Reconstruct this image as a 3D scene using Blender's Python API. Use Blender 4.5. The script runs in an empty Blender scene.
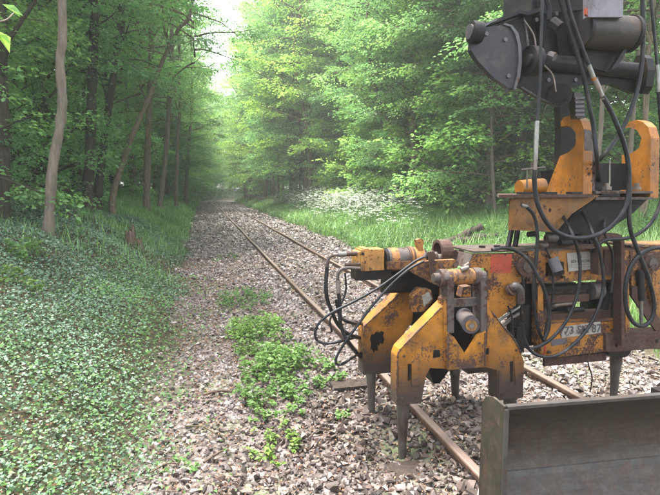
import bpy, bmesh, math, random
import numpy as np
from mathutils import Vector, Matrix, noise as mnoise
R = math.radians
S = bpy.context.scene
COL = S.collection
rng = np.random.default_rng(7)
random.seed(7)

# ------------------------------------------------------------ camera, world, sun, exposure
CAM_H, YAW, PITCH, FPX = 2.0, R(14), R(6.49), 514.0
cd = bpy.data.cameras.new('camera'); cam = bpy.data.objects.new('camera', cd); COL.objects.link(cam)
cam.location = (0, 0, CAM_H); cam.rotation_euler = (R(90) - PITCH, 0, -YAW)
cd.sensor_width = 36; cd.lens = FPX / 660 * 36; cd.clip_start = 0.05; cd.clip_end = 2000
S.camera = cam
W = bpy.data.worlds.new("World"); S.world = W; W.use_nodes = True
nt = W.node_tree; nt.nodes.clear()
sky = nt.nodes.new('ShaderNodeTexSky'); sky.sky_type = 'NISHITA'; sky.sun_disc = False
SUN_EL, SUN_ROT = R(72), R(-45)
sky.sun_elevation = SUN_EL; sky.sun_rotation = SUN_ROT
sky.air_density = 1.0; sky.dust_density = 3.0; sky.ozone_density = 1.0
hs = nt.nodes.new('ShaderNodeHueSaturation'); hs.inputs['Saturation'].default_value = 0.35; hs.inputs['Value'].default_value = 1.0
bg = nt.nodes.new('ShaderNodeBackground'); bg.inputs['Strength'].default_value = 0.15
wo = nt.nodes.new('ShaderNodeOutputWorld')
nt.links.new(sky.outputs[0], hs.inputs['Color']); nt.links.new(hs.outputs[0], bg.inputs[0]); nt.links.new(bg.outputs[0], wo.inputs[0])
sd = bpy.data.lights.new('sun', 'SUN'); sd.energy = 2.9; sd.angle = R(25); sd.color = (1, 0.96, 0.9)
sun = bpy.data.objects.new('sun', sd); COL.objects.link(sun)
sdir = Vector((math.sin(SUN_ROT) * math.cos(SUN_EL), math.cos(SUN_ROT) * math.cos(SUN_EL), math.sin(SUN_EL)))
sun.rotation_euler = sdir.to_track_quat('Z', 'Y').to_euler()
S.view_settings.view_transform = 'Standard'; S.view_settings.look = 'None'
S.view_settings.exposure = 2.85; S.view_settings.gamma = 1.0
S.cycles.max_bounces = 9; S.cycles.diffuse_bounces = 7; S.cycles.glossy_bounces = 2
S.cycles.transmission_bounces = 8; S.cycles.transparent_max_bounces = 4
S.cycles.caustics_reflective = False; S.cycles.caustics_refractive = False

# ------------------------------------------------------------ survey helpers (where does a seen point stand in the place)
_f = Vector((math.sin(YAW) * math.cos(PITCH), math.cos(YAW) * math.cos(PITCH), -math.sin(PITCH)))
_r = Vector((math.cos(YAW), -math.sin(YAW), 0)); _u = _r.cross(_f)
def ray(px, py): return _f + _r * ((px - 330) / FPX) - _u * ((py - 247.5) / FPX)
def PW(px, py, Y):
    d = ray(px, py); return Vector((0, 0, CAM_H)) + d * (Y / d.y)
def PX(px, py, X):
    d = ray(px, py); return Vector((0, 0, CAM_H)) + d * (X / d.x)

def wob(x, y): return 0.18 * np.sin(x * 0.9 + y * 0.37) + 0.12 * np.sin(y * 0.81 + 1.3) + 0.1 * np.sin(x * 1.7 - y * 0.55)
def bend(y):
    t = np.maximum(0, np.asarray(y, float) - 78.0); return 0.0045 * t * t
def ground_z(x, y):
    x = np.asarray(x, float) - bend(y); y = np.asarray(y, float)
    w = wob(x, y)
    tl = np.maximum(0, -0.62 - x + 0.5 * w); tr = np.maximum(0, x - 5.3 + w)
    z = 2.1 * (1 - np.exp(-tl * 0.66 / 2.1)) + 1.55 * (1 - np.exp(-tr * 0.36 / 1.55))
    m = np.clip(tl + tr, 0, 1)
    z = z + m * 0.10 * np.sin(x * 1.3 + 0.5) * np.sin(y * 0.9) + 0.05 * m * np.sin(x * 3.1 + y * 2.3)
    # ballast shoulder and shallow path hollow, spoil heaped up round the tines
    z = z + 0.05 * np.exp(-((x - 2.5) / 1.3) ** 4) - 0.03 * np.exp(-((x - 0.2) / 0.5) ** 2)
    z = z + 0.03 * np.exp(-(((x - 0.95) / 0.3) ** 2 + ((y - 3.9) / 0.5) ** 2)) - 0.07 * np.exp(-(((x - 1.37) / 0.2) ** 2 + ((y - 3.42) / 0.3) ** 2))
    z = z + 0.06 * np.exp(-(((x - 2.2) / 0.2) ** 2 + ((y - 4.0) / 0.2) ** 2))
    z = z + 0.05 * np.exp(-(((x - 1.33) / 0.15) ** 2 + ((y - 4.0) / 0.2) ** 2)) - 0.03 * np.exp(-(((x - 1.5) / 0.4) ** 2 + ((y - 4.6) / 0.5) ** 2))
    return z
def GP(px, py):
    d = ray(px, py); t = 0.5
    while t < 400:
        p = Vector((0, 0, CAM_H)) + d * t
        if p.z <= float(ground_z(p.x, p.y)): return p
        t += 0.02 + t * 0.002
    return p

# ------------------------------------------------------------ materials
def newmat(name):
    m = bpy.data.materials.new(name); m.use_nodes = True; n = m.node_tree; n.nodes.clear(); return m, n
def N(n, t, **kw):
    x = n.nodes.new(t)
    for k, v in kw.items(): setattr(x, k, v)
    return x
def ramp(n, src, stops, interp='LINEAR'):
    r = N(n, 'ShaderNodeValToRGB'); r.color_ramp.interpolation = interp
    e = r.color_ramp.elements
    while len(e) < len(stops): e.new(0.5)
    for i, (p, c) in enumerate(stops):
        e[i].position = p; e[i].color = (c, c, c, 1) if not hasattr(c, '__len__') else (*c, 1)
    n.links.new(src, r.inputs[0]); return r
def noise_tex(n, scale, detail=4, rough=0.6, vec=None, dist=0.0):
    t = N(n, 'ShaderNodeTexNoise'); t.inputs['Scale'].default_value = scale; t.inputs['Detail'].default_value = detail
    t.inputs['Roughness'].default_value = rough; t.inputs['Distortion'].default_value = dist
    if vec is not None: n.links.new(vec, t.inputs['Vector'])
    return t
def mixc(n, a, b, fac, mode='MIX'):
    m = N(n, 'ShaderNodeMix', data_type='RGBA', blend_type=mode)
    for s, v in ((m.inputs[0], fac), (m.inputs[6], a), (m.inputs[7], b)):
        if isinstance(v, bpy.types.NodeSocket): n.links.new(v, s)
        elif hasattr(v, '__len__'): s.default_value = (*v, 1)
        else: s.default_value = v
    return m.outputs[2]
def out(n, sh):
    o = N(n, 'ShaderNodeOutputMaterial'); n.links.new(sh, o.inputs[0])
def bump(n, h, strength, dist=0.01):
    b = N(n, 'ShaderNodeBump'); b.inputs['Strength'].default_value = strength; b.inputs['Distance'].default_value = dist
    n.links.new(h, b.inputs['Height']); return b.outputs[0]
def principled(n, col, rough=0.7, metal=0.0, nrm=None, spec=0.5):
    p = N(n, 'ShaderNodeBsdfPrincipled')
    for k, v in (('Base Color', col), ('Roughness', rough), ('Metallic', metal), ('Specular IOR Level', spec)):
        if isinstance(v, bpy.types.NodeSocket): n.links.new(v, p.inputs[k])
        elif hasattr(v, '__len__'): p.inputs[k].default_value = (*v, 1)
        else: p.inputs[k].default_value = v
    if nrm is not None: n.links.new(nrm, p.inputs['Normal'])
    return p.outputs[0]

def leaf_mat(name, stops, trans=0.45, rough=0.45, spec=0.4, tcol=None, patch=None):
    m, n = newmat(name)
    g = N(n, 'ShaderNodeNewGeometry'); oi = N(n, 'ShaderNodeObjectInfo')
    r = ramp(n, g.outputs['Random Per Island'], stops)
    nz = noise_tex(n, 0.35 if patch is None else patch, 2, 0.5, g.outputs['Position'])
    v = ramp(n, nz.outputs[0], [(0.35, 0.72), (0.65, 1.25)])
    c = mixc(n, r.outputs[0], v.outputs[0], 1.0, 'MULTIPLY')
    ov = ramp(n, oi.outputs['Random'], [(0, (0.8, 0.86, 0.9)), (0.5, (1, 1, 1)), (1, (1.25, 1.12, 0.85))])
    c = mixc(n, c, ov.outputs[0], 1.0, 'MULTIPLY')
    p = principled(n, c, rough, 0, None, spec)
    t = N(n, 'ShaderNodeBsdfTranslucent')
    tc = mixc(n, c, tcol or (1.32, 1.38, 1.0), 1.0, 'MULTIPLY'); n.links.new(tc, t.inputs[0])
    ms = N(n, 'ShaderNodeMixShader'); ms.inputs[0].default_value = trans
    n.links.new(p, ms.inputs[1]); n.links.new(t.outputs[0], ms.inputs[2]); out(n, ms.outputs[0]); return m

def stone_mat(name, stops, scale=1.0):
    m, n = newmat(name); g = N(n, 'ShaderNodeNewGeometry')
    r = ramp(n, g.outputs['Random Per Island'], stops)
    oi = N(n, 'ShaderNodeObjectInfo'); r2 = ramp(n, oi.outputs['Random'], [(0, 0.85), (1, 1.15)])
    nz = noise_tex(n, 45, 4, 0.7, g.outputs['Position'])
    v = ramp(n, nz.outputs[0], [(0.3, 0.72), (0.7, 1.2)])
    c = mixc(n, r.outputs[0], v.outputs[0], 1.0, 'MULTIPLY'); c = mixc(n, c, r2.outputs[0], 1.0, 'MULTIPLY')
    # freshly turned, damp and earthy ballast round the tines
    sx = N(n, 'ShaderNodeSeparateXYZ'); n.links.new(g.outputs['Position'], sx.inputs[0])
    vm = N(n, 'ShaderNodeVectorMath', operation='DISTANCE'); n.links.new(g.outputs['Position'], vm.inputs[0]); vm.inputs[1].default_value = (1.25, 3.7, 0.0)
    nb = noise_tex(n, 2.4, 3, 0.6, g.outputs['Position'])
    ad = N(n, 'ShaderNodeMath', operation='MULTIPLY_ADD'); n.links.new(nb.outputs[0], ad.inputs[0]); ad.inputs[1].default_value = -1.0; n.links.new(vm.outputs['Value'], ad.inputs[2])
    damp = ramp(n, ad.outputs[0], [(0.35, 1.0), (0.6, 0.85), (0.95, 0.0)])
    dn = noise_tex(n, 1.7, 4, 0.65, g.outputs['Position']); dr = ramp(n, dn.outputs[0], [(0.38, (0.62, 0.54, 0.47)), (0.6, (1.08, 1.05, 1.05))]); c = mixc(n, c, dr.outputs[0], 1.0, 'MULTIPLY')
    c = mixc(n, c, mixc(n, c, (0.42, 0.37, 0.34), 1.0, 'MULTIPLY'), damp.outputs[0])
    out(n, principled(n, c, 0.5, 0, bump(n, nz.outputs[0], 0.35, 0.003), 0.5)); return m

M = {}
ST = [(0.0, (0.049, 0.039, 0.032)), (0.25, (0.102, 0.085, 0.080)), (0.5, (0.162, 0.140, 0.132)), (0.75, (0.215, 0.190, 0.181)), (0.88, (0.205, 0.150, 0.122)), (1.0, (0.343, 0.321, 0.304))]
M['stone'] = stone_mat('ballast stone', ST)
def ground_mat():
    m, n = newmat('ground soil and ballast'); g = N(n, 'ShaderNodeNewGeometry'); P = g.outputs['Position']
    at = N(n, 'ShaderNodeAttribute', attribute_name='zone')
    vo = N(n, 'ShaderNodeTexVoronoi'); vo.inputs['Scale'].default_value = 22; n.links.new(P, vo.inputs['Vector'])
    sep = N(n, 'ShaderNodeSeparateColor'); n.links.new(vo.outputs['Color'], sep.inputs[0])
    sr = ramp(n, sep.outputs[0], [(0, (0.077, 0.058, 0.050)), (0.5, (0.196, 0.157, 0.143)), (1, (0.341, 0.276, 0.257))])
    gap_shade = ramp(n, vo.outputs['Distance'], [(0.0, 0.8), (0.5, 0.62), (0.9, 0.3)])  # shade between stones put into the colour, matching the loose ballast's self-shadowing
    bal = mixc(n, sr.outputs[0], gap_shade.outputs[0], 1.0, 'MULTIPLY')
    nm = noise_tex(n, 0.9, 4, 0.6, P); mossy = ramp(n, nm.outputs[0], [(0.50, 0.0), (0.66, 0.6)])
    bal = mixc(n, bal, (0.10, 0.14, 0.05), mossy.outputs[0])
    n2 = noise_tex(n, 9, 6, 0.7, P)
    soil = ramp(n, n2.outputs[0], [(0.3, (0.025, 0.02, 0.012)), (0.48, (0.05, 0.04, 0.022)), (0.6, (0.04, 0.062, 0.02)), (0.75, (0.085, 0.068, 0.035))])
    c = mixc(n, soil.outputs[0], bal, at.outputs['Fac'])
    hmix = N(n, 'ShaderNodeMath', operation='ADD'); n.links.new(n2.outputs[0], hmix.inputs[0]); n.links.new(vo.outputs['Distance'], hmix.inputs[1])
    out(n, principled(n, c, 0.85, 0, bump(n, hmix.outputs[0], 0.8, 0.03), 0.3)); return m
M['ground'] = ground_mat()
M['leaf'] = leaf_mat('hornbeam leaf', [(0, (0.099, 0.205, 0.081)), (0.5, (0.156, 0.298, 0.117)), (1, (0.235, 0.384, 0.153))], 0.5)
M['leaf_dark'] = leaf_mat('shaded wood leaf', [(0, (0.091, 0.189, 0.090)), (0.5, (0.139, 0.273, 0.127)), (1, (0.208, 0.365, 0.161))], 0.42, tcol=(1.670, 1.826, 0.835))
M['leaf_bright'] = leaf_mat('young maple leaf', [(0, (0.149, 0.273, 0.081)), (0.5, (0.212, 0.373, 0.105)), (1, (0.310, 0.472, 0.144))], 0.5)
M['ivy'] = leaf_mat('ivy leaf', [(0, (0.075, 0.13, 0.075)), (0.5, (0.12, 0.20, 0.12)), (0.85, (0.16, 0.245, 0.145)), (1, (0.21, 0.28, 0.18))], 0.15, 0.42, 0.6, patch=1.2)
M['herb'] = leaf_mat('herb leaf', [(0, (0.07, 0.15, 0.055)), (0.5, (0.115, 0.225, 0.08)), (1, (0.18, 0.30, 0.11))], 0.35, patch=0.8)
M['weed'] = leaf_mat('weed leaf', [(0, (0.074, 0.148, 0.037)), (0.5, (0.119, 0.217, 0.053)), (1, (0.172, 0.279, 0.082))], 0.35, patch=2)
M['grass'] = leaf_mat('grass blade', [(0, (0.085, 0.17, 0.055)), (0.5, (0.13, 0.245, 0.08)), (1, (0.20, 0.32, 0.11))], 0.35, patch=0.6)
M['petal'] = leaf_mat('white umbel flower', [(0, (0.62, 0.68, 0.58)), (1, (0.82, 0.84, 0.80))], 0.3, tcol=(1, 1, 1), patch=3)
M['litter'] = leaf_mat('dead leaf', [(0, (0.10, 0.045, 0.025)), (0.5, (0.22, 0.11, 0.06)), (1, (0.36, 0.22, 0.13))], 0.1, 0.7, 0.2, tcol=(1, .8, .6))

def bark_mat(name, c0, c1, green=0.0, sc=1.0):
    m, n = newmat(name); tc = N(n, 'ShaderNodeTexCoord'); mp = N(n, 'ShaderNodeMapping')
    mp.inputs['Scale'].default_value = (9 * sc, 9 * sc, 1.6 * sc); n.links.new(tc.outputs['Object'], mp.inputs[0])
    a = noise_tex(n, 2.2, 8, 0.7, mp.outputs[0], 0.4); r = ramp(n, a.outputs[0], [(0.32, c0), (0.62, c1)])
    b = noise_tex(n, 1.1, 3, 0.6, tc.outputs['Object']); gr = ramp(n, b.outputs[0], [(0.45, 0.0), (0.7, green)])
    c = mixc(n, r.outputs[0], (0.05, 0.075, 0.02), gr.outputs[0])
    out(n, principled(n, c, 0.85, 0, bump(n, a.outputs[0], 0.8, 0.03), 0.2)); return m
M['bark'] = bark_mat('brown bark', (0.07, 0.052, 0.036), (0.20, 0.15, 0.105), 0.5)
M['bark_pale'] = bark_mat('pale smooth bark', (0.09, 0.072, 0.056), (0.185, 0.148, 0.115), 0.15, 0.7)
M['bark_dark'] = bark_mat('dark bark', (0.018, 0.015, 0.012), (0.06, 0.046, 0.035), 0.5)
M['deadwood'] = bark_mat('rotting wood', (0.045, 0.030, 0.022), (0.14, 0.095, 0.07), 0.5)
M['timber'] = bark_mat('old timber', (0.022, 0.016, 0.013), (0.06, 0.044, 0.036), 0.0)

def paint_mat(name, base, rust_lo, rust_hi, chip=28, mud=None, grime=0.5, rough=0.5, metal=0.0, dust=0.45, stain=0.75, clus=0.55, spec=0.35):
    m, n = newmat(name); g = N(n, 'ShaderNodeNewGeometry'); P = g.outputs['Position']
    big = noise_tex(n, 2.6 if clus < 1 else 4.5, 3, 0.6, P)
    ch = noise_tex(n, chip, 5, 0.62, P, 0.3)
    sub = N(n, 'ShaderNodeMath', operation='MULTIPLY_ADD'); n.links.new(big.outputs[0], sub.inputs[0]); sub.inputs[1].default_value = clus; n.links.new(ch.outputs[0], sub.inputs[2])
    # worn edges
    pt = ramp(n, g.outputs['Pointiness'], [(0.53, 0.0), (0.66, 0.12)])
    s2 = N(n, 'ShaderNodeMath', operation='ADD'); n.links.new(sub.outputs[0], s2.inputs[0]); n.links.new(pt.outputs[0], s2.inputs[1])
    hv = N(n, 'ShaderNodeMath', operation='MULTIPLY'); n.links.new(s2.outputs[0], hv.inputs[0]); hv.inputs[1].default_value = 0.5
    mask = ramp(n, hv.outputs[0], [(rust_lo / 2, 0.0), (rust_hi / 2, 1.0)])
    fine = noise_tex(n, 60, 4, 0.7, P)
    rust = ramp(n, fine.outputs[0], [(0.3, (0.016, 0.009, 0.008)), (0.55, (0.05, 0.023, 0.016)), (0.75, (0.13, 0.048, 0.024))])
    gm = noise_tex(n, 6, 5, 0.65, P); gr = ramp(n, gm.outputs[0], [(0.38, 1.0), (0.68, 1.0 - grime)])
    col = mixc(n, base, gr.outputs[0], 1.0, 'MULTIPLY')
    smp = N(n, 'ShaderNodeMapping'); smp.inputs['Scale'].default_value = (26, 26, 3.5); n.links.new(P, smp.inputs[0])
    stn = noise_tex(n, 1.0, 5, 0.65, smp.outputs[0]); stm = noise_tex(n, 4.5, 4, 0.6, P)
    sa_ = N(n, 'ShaderNodeMath', operation='ADD'); n.links.new(stn.outputs[0], sa_.inputs[0]); n.links.new(stm.outputs[0], sa_.inputs[1])
    sh_ = N(n, 'ShaderNodeMath', operation='MULTIPLY'); n.links.new(sa_.outputs[0], sh_.inputs[0]); sh_.inputs[1].default_value = 0.5
    sr_ = ramp(n, sh_.outputs[0], [(0.515, 0.0), (0.62, stain)]); col = mixc(n, col, (0.045, 0.026, 0.016), sr_.outputs[0])
    col = mixc(n, col, rust.outputs[0], mask.outputs[0])
    dn = noise_tex(n, 11, 6, 0.7, P); sn = N(n, 'ShaderNodeSeparateXYZ'); n.links.new(g.outputs['Normal'], sn.inputs[0])
    da = N(n, 'ShaderNodeMath', operation='MULTIPLY_ADD'); n.links.new(sn.outputs[2], da.inputs[0]); da.inputs[1].default_value = 0.10; n.links.new(dn.outputs[0], da.inputs[2])
    dm = ramp(n, da.outputs[0], [(0.50, 0.0), (0.72, dust)]); col = mixc(n, col, (0.095, 0.068, 0.05), dm.outputs[0])
    if mud:
        sx = N(n, 'ShaderNodeSeparateXYZ'); n.links.new(P, sx.inputs[0])
        ma = N(n, 'ShaderNodeMath', operation='MULTIPLY_ADD'); n.links.new(gm.outputs[0], ma.inputs[0]); ma.inputs[1].default_value = 0.35; n.links.new(sx.outputs[2], ma.inputs[2])
        mr = ramp(n, ma.outputs[0], [(mud[0], 1.0), (mud[1], 0.0)])
        col = mixc(n, col, mixc(n, (0.018, 0.012, 0.010), (0.065, 0.046, 0.036), fine.outputs[0]), mr.outputs[0])
    rg = mixc(n, (rough,) * 3, (0.85,) * 3, mask.outputs[0])
    out(n, principled(n, col, rg, metal, bump(n, s2.outputs[0], 0.35, -0.003), spec)); return m
M['yellow'] = paint_mat('chipped yellow paint', (0.32, 0.127, 0.011), 1.21, 1.25, 60, (0.70, 0.98), 0.6, clus=1.1)
M['yellow_frame'] = paint_mat('chipped yellow frame paint', (0.31, 0.122, 0.012), 1.18, 1.22, 58, clus=1.1)
M['yellow_rusty'] = paint_mat('rusted yellow paint', (0.29, 0.12, 0.022), 0.87, 0.95, 30, None, 0.7)
M['yellow_motor'] = paint_mat('dusty yellow casting', (0.34, 0.16, 0.036), 1.02, 1.06, 24, None, 0.45)
M['orange'] = paint_mat('orange mount paint', (0.27, 0.10, 0.010), 1.02, 1.06, 40, None, 0.45, 0.42, stain=0.3)
M['orange_dull'] = paint_mat('dull oily orange paint', (0.18, 0.075, 0.012), 1.0, 1.05, 30, None, 0.65, 0.5)
M['rust'] = paint_mat('rusty brown steel', (0.062, 0.036, 0.026), 0.6, 0.95, 14, None, 0.6, 0.8)
M['rust_grey'] = paint_mat('worn grey brown steel', (0.09, 0.075, 0.07), 0.88, 1.0, 16, None, 0.5, 0.5, 0.3)
M['black_steel'] = paint_mat('dull black paint', (0.011, 0.0105, 0.0125), 1.1, 1.2, 30, None, 0.35, 0.5, 0.0, 0.15, 0.2, 0.55, 0.18)
M['black_oil'] = paint_mat('oily black steel', (0.006, 0.0055, 0.0055), 1.1, 1.2, 20, None, 0.4, 0.5, 0.0, 0.15, 0.2, 0.55, 0.18)
M['grey_rod'] = paint_mat('scuffed grey block', (0.08, 0.074, 0.082), 1.03, 1.1, 20, None, 0.3, 0.5)
M['worn_steel'] = paint_mat('worn bare steel', (0.20, 0.17, 0.15), 0.95, 1.1, 12, None, 0.4, 0.45, 0.5)
M['tine'] = paint_mat('polished dirty tine steel', (0.115, 0.10, 0.088), 1.0, 1.15, 14, None, 0.6, 0.42, 0.4)
M['black_plate'] = paint_mat('scuffed black plate', (0.020, 0.0195, 0.023), 1.08, 1.18, 26, None, 0.5, 0.45, 0.0, 0.35, 0.2, 0.55, 0.3)
M['black_edge'] = paint_mat('black with highlight tone', (0.06, 0.056, 0.062), 1.0, 1.12, 26, None, 0.5, 0.4, 0.0, 0.3, 0.2, 0.55, 0.5)  # paler black: highlight on the linkage edges put into the colour
M['lilac'] = paint_mat('scuffed lilac grey block', (0.15, 0.14, 0.16), 1.05, 1.12, 20, None, 0.4, 0.5, stain=0.4)
M['worn_dark'] = paint_mat('worn dark steel', (0.034, 0.029, 0.026), 1.0, 1.2, 9, None, 0.5, 0.5, 0.2)
M['zinc'] = paint_mat('zinc fitting', (0.24, 0.24, 0.22), 1.05, 1.15, 14, None, 0.5, 0.35, 0.7, stain=0.12)
M['red'] = paint_mat('faded red', (0.36, 0.05, 0.025), 1.0, 1.05, 40, None, 0.4, stain=0.12)
M['red_dark'] = paint_mat('red print', (0.28, 0.05, 0.02), 1.2, 1.3, 40, None, 0.2, stain=0.12)
M['plate'] = paint_mat('dirty white plate', (0.26, 0.24, 0.21), 0.99, 1.06, 30, None, 0.4, stain=0.12)
M['ink'] = paint_mat('dark print', (0.05, 0.045, 0.05), 1.2, 1.3, 40, None, 0.2, stain=0.12)
M['blade'] = paint_mat('dark rubbed blade steel', (0.034, 0.030, 0.025), 0.92, 1.15, 10, None, 0.5, 0.42, 0.35)
M['blade_olive'] = paint_mat('olive rusty end plate', (0.024, 0.021, 0.014), 0.95, 1.1, 16, None, 0.5, 0.6)
M['blade_edge'] = paint_mat('grey edge with sky tone', (0.058, 0.056, 0.055), 1.0, 1.2, 18, None, 0.5, 0.45, 0.4)  # paler grey: sky light caught by the lower blade strip is in the colour
def soil_blade():
    m = M['blade']; n = m.node_tree; p = [x for x in n.nodes if x.type == 'BSDF_PRINCIPLED'][0]; g = N(n, 'ShaderNodeNewGeometry')
    mp = N(n, 'ShaderNodeMapping'); mp.inputs['Scale'].default_value = (2.2, 2.2, 16); n.links.new(g.outputs['Position'], mp.inputs[0])
    a = noise_tex(n, 3.0, 7, 0.7, mp.outputs[0], 0.6); r = ramp(n, a.outputs[0], [(0.40, 0.0), (0.62, 0.7)]); b = noise_tex(n, 26, 6, 0.75, g.outputs['Position']); r2 = ramp(n, b.outputs[0], [(0.45, 0.0), (0.6, 1.0)])
    old = p.inputs['Base Color'].links[0].from_socket
    c = mixc(n, old, (0.055, 0.047, 0.04), r.outputs[0]); c2 = mixc(n, c, (0.035, 0.022, 0.015), mixc(n, (0, 0, 0), (0.8, 0.8, 0.8), r2.outputs[0])); n.links.new(c2, p.inputs['Base Color'])
soil_blade()
def rubber():
    m, n = newmat('hydraulic hose rubber'); g = N(n, 'ShaderNodeNewGeometry'); a = noise_tex(n, 7, 4, 0.6, g.outputs['Position'])
    r = ramp(n, a.outputs[0], [(0.4, (0.005, 0.0055, 0.0065)), (0.62, (0.016, 0.016, 0.018)), (0.78, (0.07, 0.06, 0.05))])
    out(n, principled(n, r.outputs[0], 0.4, 0, None, 0.22)); return m
M['rubber'] = rubber()
def rail_mat():
    m, n = newmat('rusted rail steel'); g = N(n, 'ShaderNodeNewGeometry'); P = g.outputs['Position']
    a = noise_tex(n, 14, 6, 0.7, P); r = ramp(n, a.outputs[0], [(0.3, (0.055, 0.032, 0.022)), (0.7, (0.15, 0.09, 0.062))])
    sx = N(n, 'ShaderNodeSeparateXYZ'); n.links.new(g.outputs['Normal'], sx.inputs[0])
    sp = N(n, 'ShaderNodeSeparateXYZ'); n.links.new(P, sp.inputs[0])
    t = ramp(n, sp.outputs[2], [(0.133, 0.0), (0.139, 1.0)])
    c = mixc(n, r.outputs[0], (0.15, 0.108, 0.088), t.outputs[0])
    out(n, principled(n, c, 0.55, 0.25, bump(n, a.outputs[0], 0.4, 0.004), 0.4)); return m
M['rail'] = rail_mat()

# ------------------------------------------------------------ object helpers
def tag(o, label, cat, group=None, kind=None):
    if label: o['label'] = label
    if cat: o['category'] = cat
    if group: o['group'] = group
    if kind: o['kind'] = kind
    return o
def thing(name, loc, label, cat, group=None):
    o = bpy.data.objects.new(name, None); COL.objects.link(o); o.location = loc; o.empty_display_size = 0.2
    return tag(o, label, cat, group)
def root_of(p):
    v = Vector((0, 0, 0))
    while p is not None: v += p.location; p = p.parent
    return v
def link(name, me, mat, parent=None, world=True):
    """me has world coordinates; shift it so it sits under its parent"""
    o = bpy.data.objects.new(name, me); COL.objects.link(o)
    if not me.materials: me.materials.append(M[mat] if isinstance(mat, str) else mat)
    if parent is not None:
        o.parent = parent
        if world: me.transform(Matrix.Translation(-root_of(parent)))
    return o
def mesh_np(name, V, Fq, smooth=False, mats=None, midx=None):
    """V (n,3), Fq (m,k) with equal k"""
    me = bpy.data.meshes.new(name); V = np.asarray(V, np.float32); Fq = np.asarray(Fq, np.int32); k = Fq.shape[1]
    me.vertices.add(len(V)); me.vertices.foreach_set('co', V.ravel())
    me.loops.add(Fq.size); me.loops.foreach_set('vertex_index', Fq.ravel())
    me.polygons.add(len(Fq)); me.polygons.foreach_set('loop_start', np.arange(0, Fq.size, k, dtype=np.int32))
    me.polygons.foreach_set('loop_total', np.full(len(Fq), k, np.int32))
    if mats:
        for mm in mats: me.materials.append(M[mm])
    if midx is not None: me.polygons.foreach_set('material_index', np.asarray(midx, np.int32))
    me.update(calc_edges=True)
    me.polygons.foreach_set('use_smooth', np.full(len(Fq), bool(smooth)))
    return me
def fin(bm, name, bev=0.0, smooth=False):
    if bev > 0:
        es = [e for e in bm.edges if len(e.link_faces) == 2 and e.calc_face_angle(0) > 0.6]
        if es: bmesh.ops.bevel(bm, geom=es, offset=bev, segments=1, profile=0.5, affect='EDGES', clamp_overlap=True)
    bmesh.ops.recalc_face_normals(bm, faces=bm.faces)
    me = bpy.data.meshes.new(name); bm.to_mesh(me); bm.free()
    if smooth:
        for p in me.polygons: p.use_smooth = True
        try: me.set_sharp_from_angle(angle=R(40))
        except Exception: pass
    return me
def add_poly(bm, pts, off):
    off = Vector(off); a = [bm.verts.new(p) for p in pts]; b = [bm.verts.new(Vector(p) + off) for p in pts]
    n = len(pts); bm.faces.new(a); bm.faces.new(b[::-1])
    for i in range(n): bm.faces.new((a[i], b[i], b[(i + 1) % n], a[(i + 1) % n]))
def add_box(bm, x0, x1, y0, y1, z0, z1):
    add_poly(bm, [Vector((x0, y0, z0)), Vector((x1, y0, z0)), Vector((x1, y0, z1)), Vector((x0, y0, z1))], (0, y1 - y0, 0))
def add_cyl(bm, p0, p1, r0, r1=None, n=16):
    p0 = Vector(p0); p1 = Vector(p1); r1 = r0 if r1 is None else r1
    d = (p1 - p0).normalized(); a = d.orthogonal().normalized(); b = d.cross(a)
    A = [bm.verts.new(p0 + (a * math.cos(t) + b * math.sin(t)) * r0) for t in [2 * math.pi * i / n for i in range(n)]]
    B = [bm.verts.new(p1 + (a * math.cos(t) + b * math.sin(t)) * r1) for t in [2 * math.pi * i / n for i in range(n)]]
    bm.faces.new(A[::-1]); bm.faces.new(B)
    for i in range(n): bm.faces.new((A[i], A[(i + 1) % n], B[(i + 1) % n], B[i]))
def prism(name, px, Y, depth, mat, parent, bev=0.006):
    bm = bmesh.new(); add_poly(bm, [PW(a, b, Y) for a, b in px], (0, depth, 0)); return link(name, fin(bm, name, bev), mat, parent)
def prismx(name, px, X, thick, mat, parent, bev=0.006):
    bm = bmesh.new(); add_poly(bm, [PX(a, b, X) for a, b in px], (thick, 0, 0)); return link(name, fin(bm, name, bev), mat, parent)
def boxp(name, a, b, Y0, Y1, mat, parent, bev=0.006):
    """axis aligned box whose front face spans two seen corners at distance Y0"""
    p = PW(*a, Y0); q = PW(*b, Y0); bm = bmesh.new()
    add_box(bm, min(p.x, q.x), max(p.x, q.x), Y0, Y1, min(p.z, q.z), max(p.z, q.z)); return link(name, fin(bm, name, bev), mat, parent)
def cylp(name, p0, p1, r, mat, parent, r1=None, n=18, bev=0.004):
    bm = bmesh.new(); add_cyl(bm, p0, p1, r, r1, n); return link(name, fin(bm, name, bev, True), mat, parent)
def spline(P, per=8):
    P = [Vector(p) for p in P]; Q = [P[0] * 2 - P[1]] + P + [P[-1] * 2 - P[-2]]; o = []
    for i in range(1, len(Q) - 2):
        a, b, c, d = Q[i - 1:i + 3]
        for k in range(per):
            t = k / per; o.append(0.5 * ((2 * b) + (c - a) * t + (2 * a - 5 * b + 4 * c - d) * t * t + (3 * b - a - 3 * c + d) * t ** 3))
    o.append(P[-1]); return o
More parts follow.
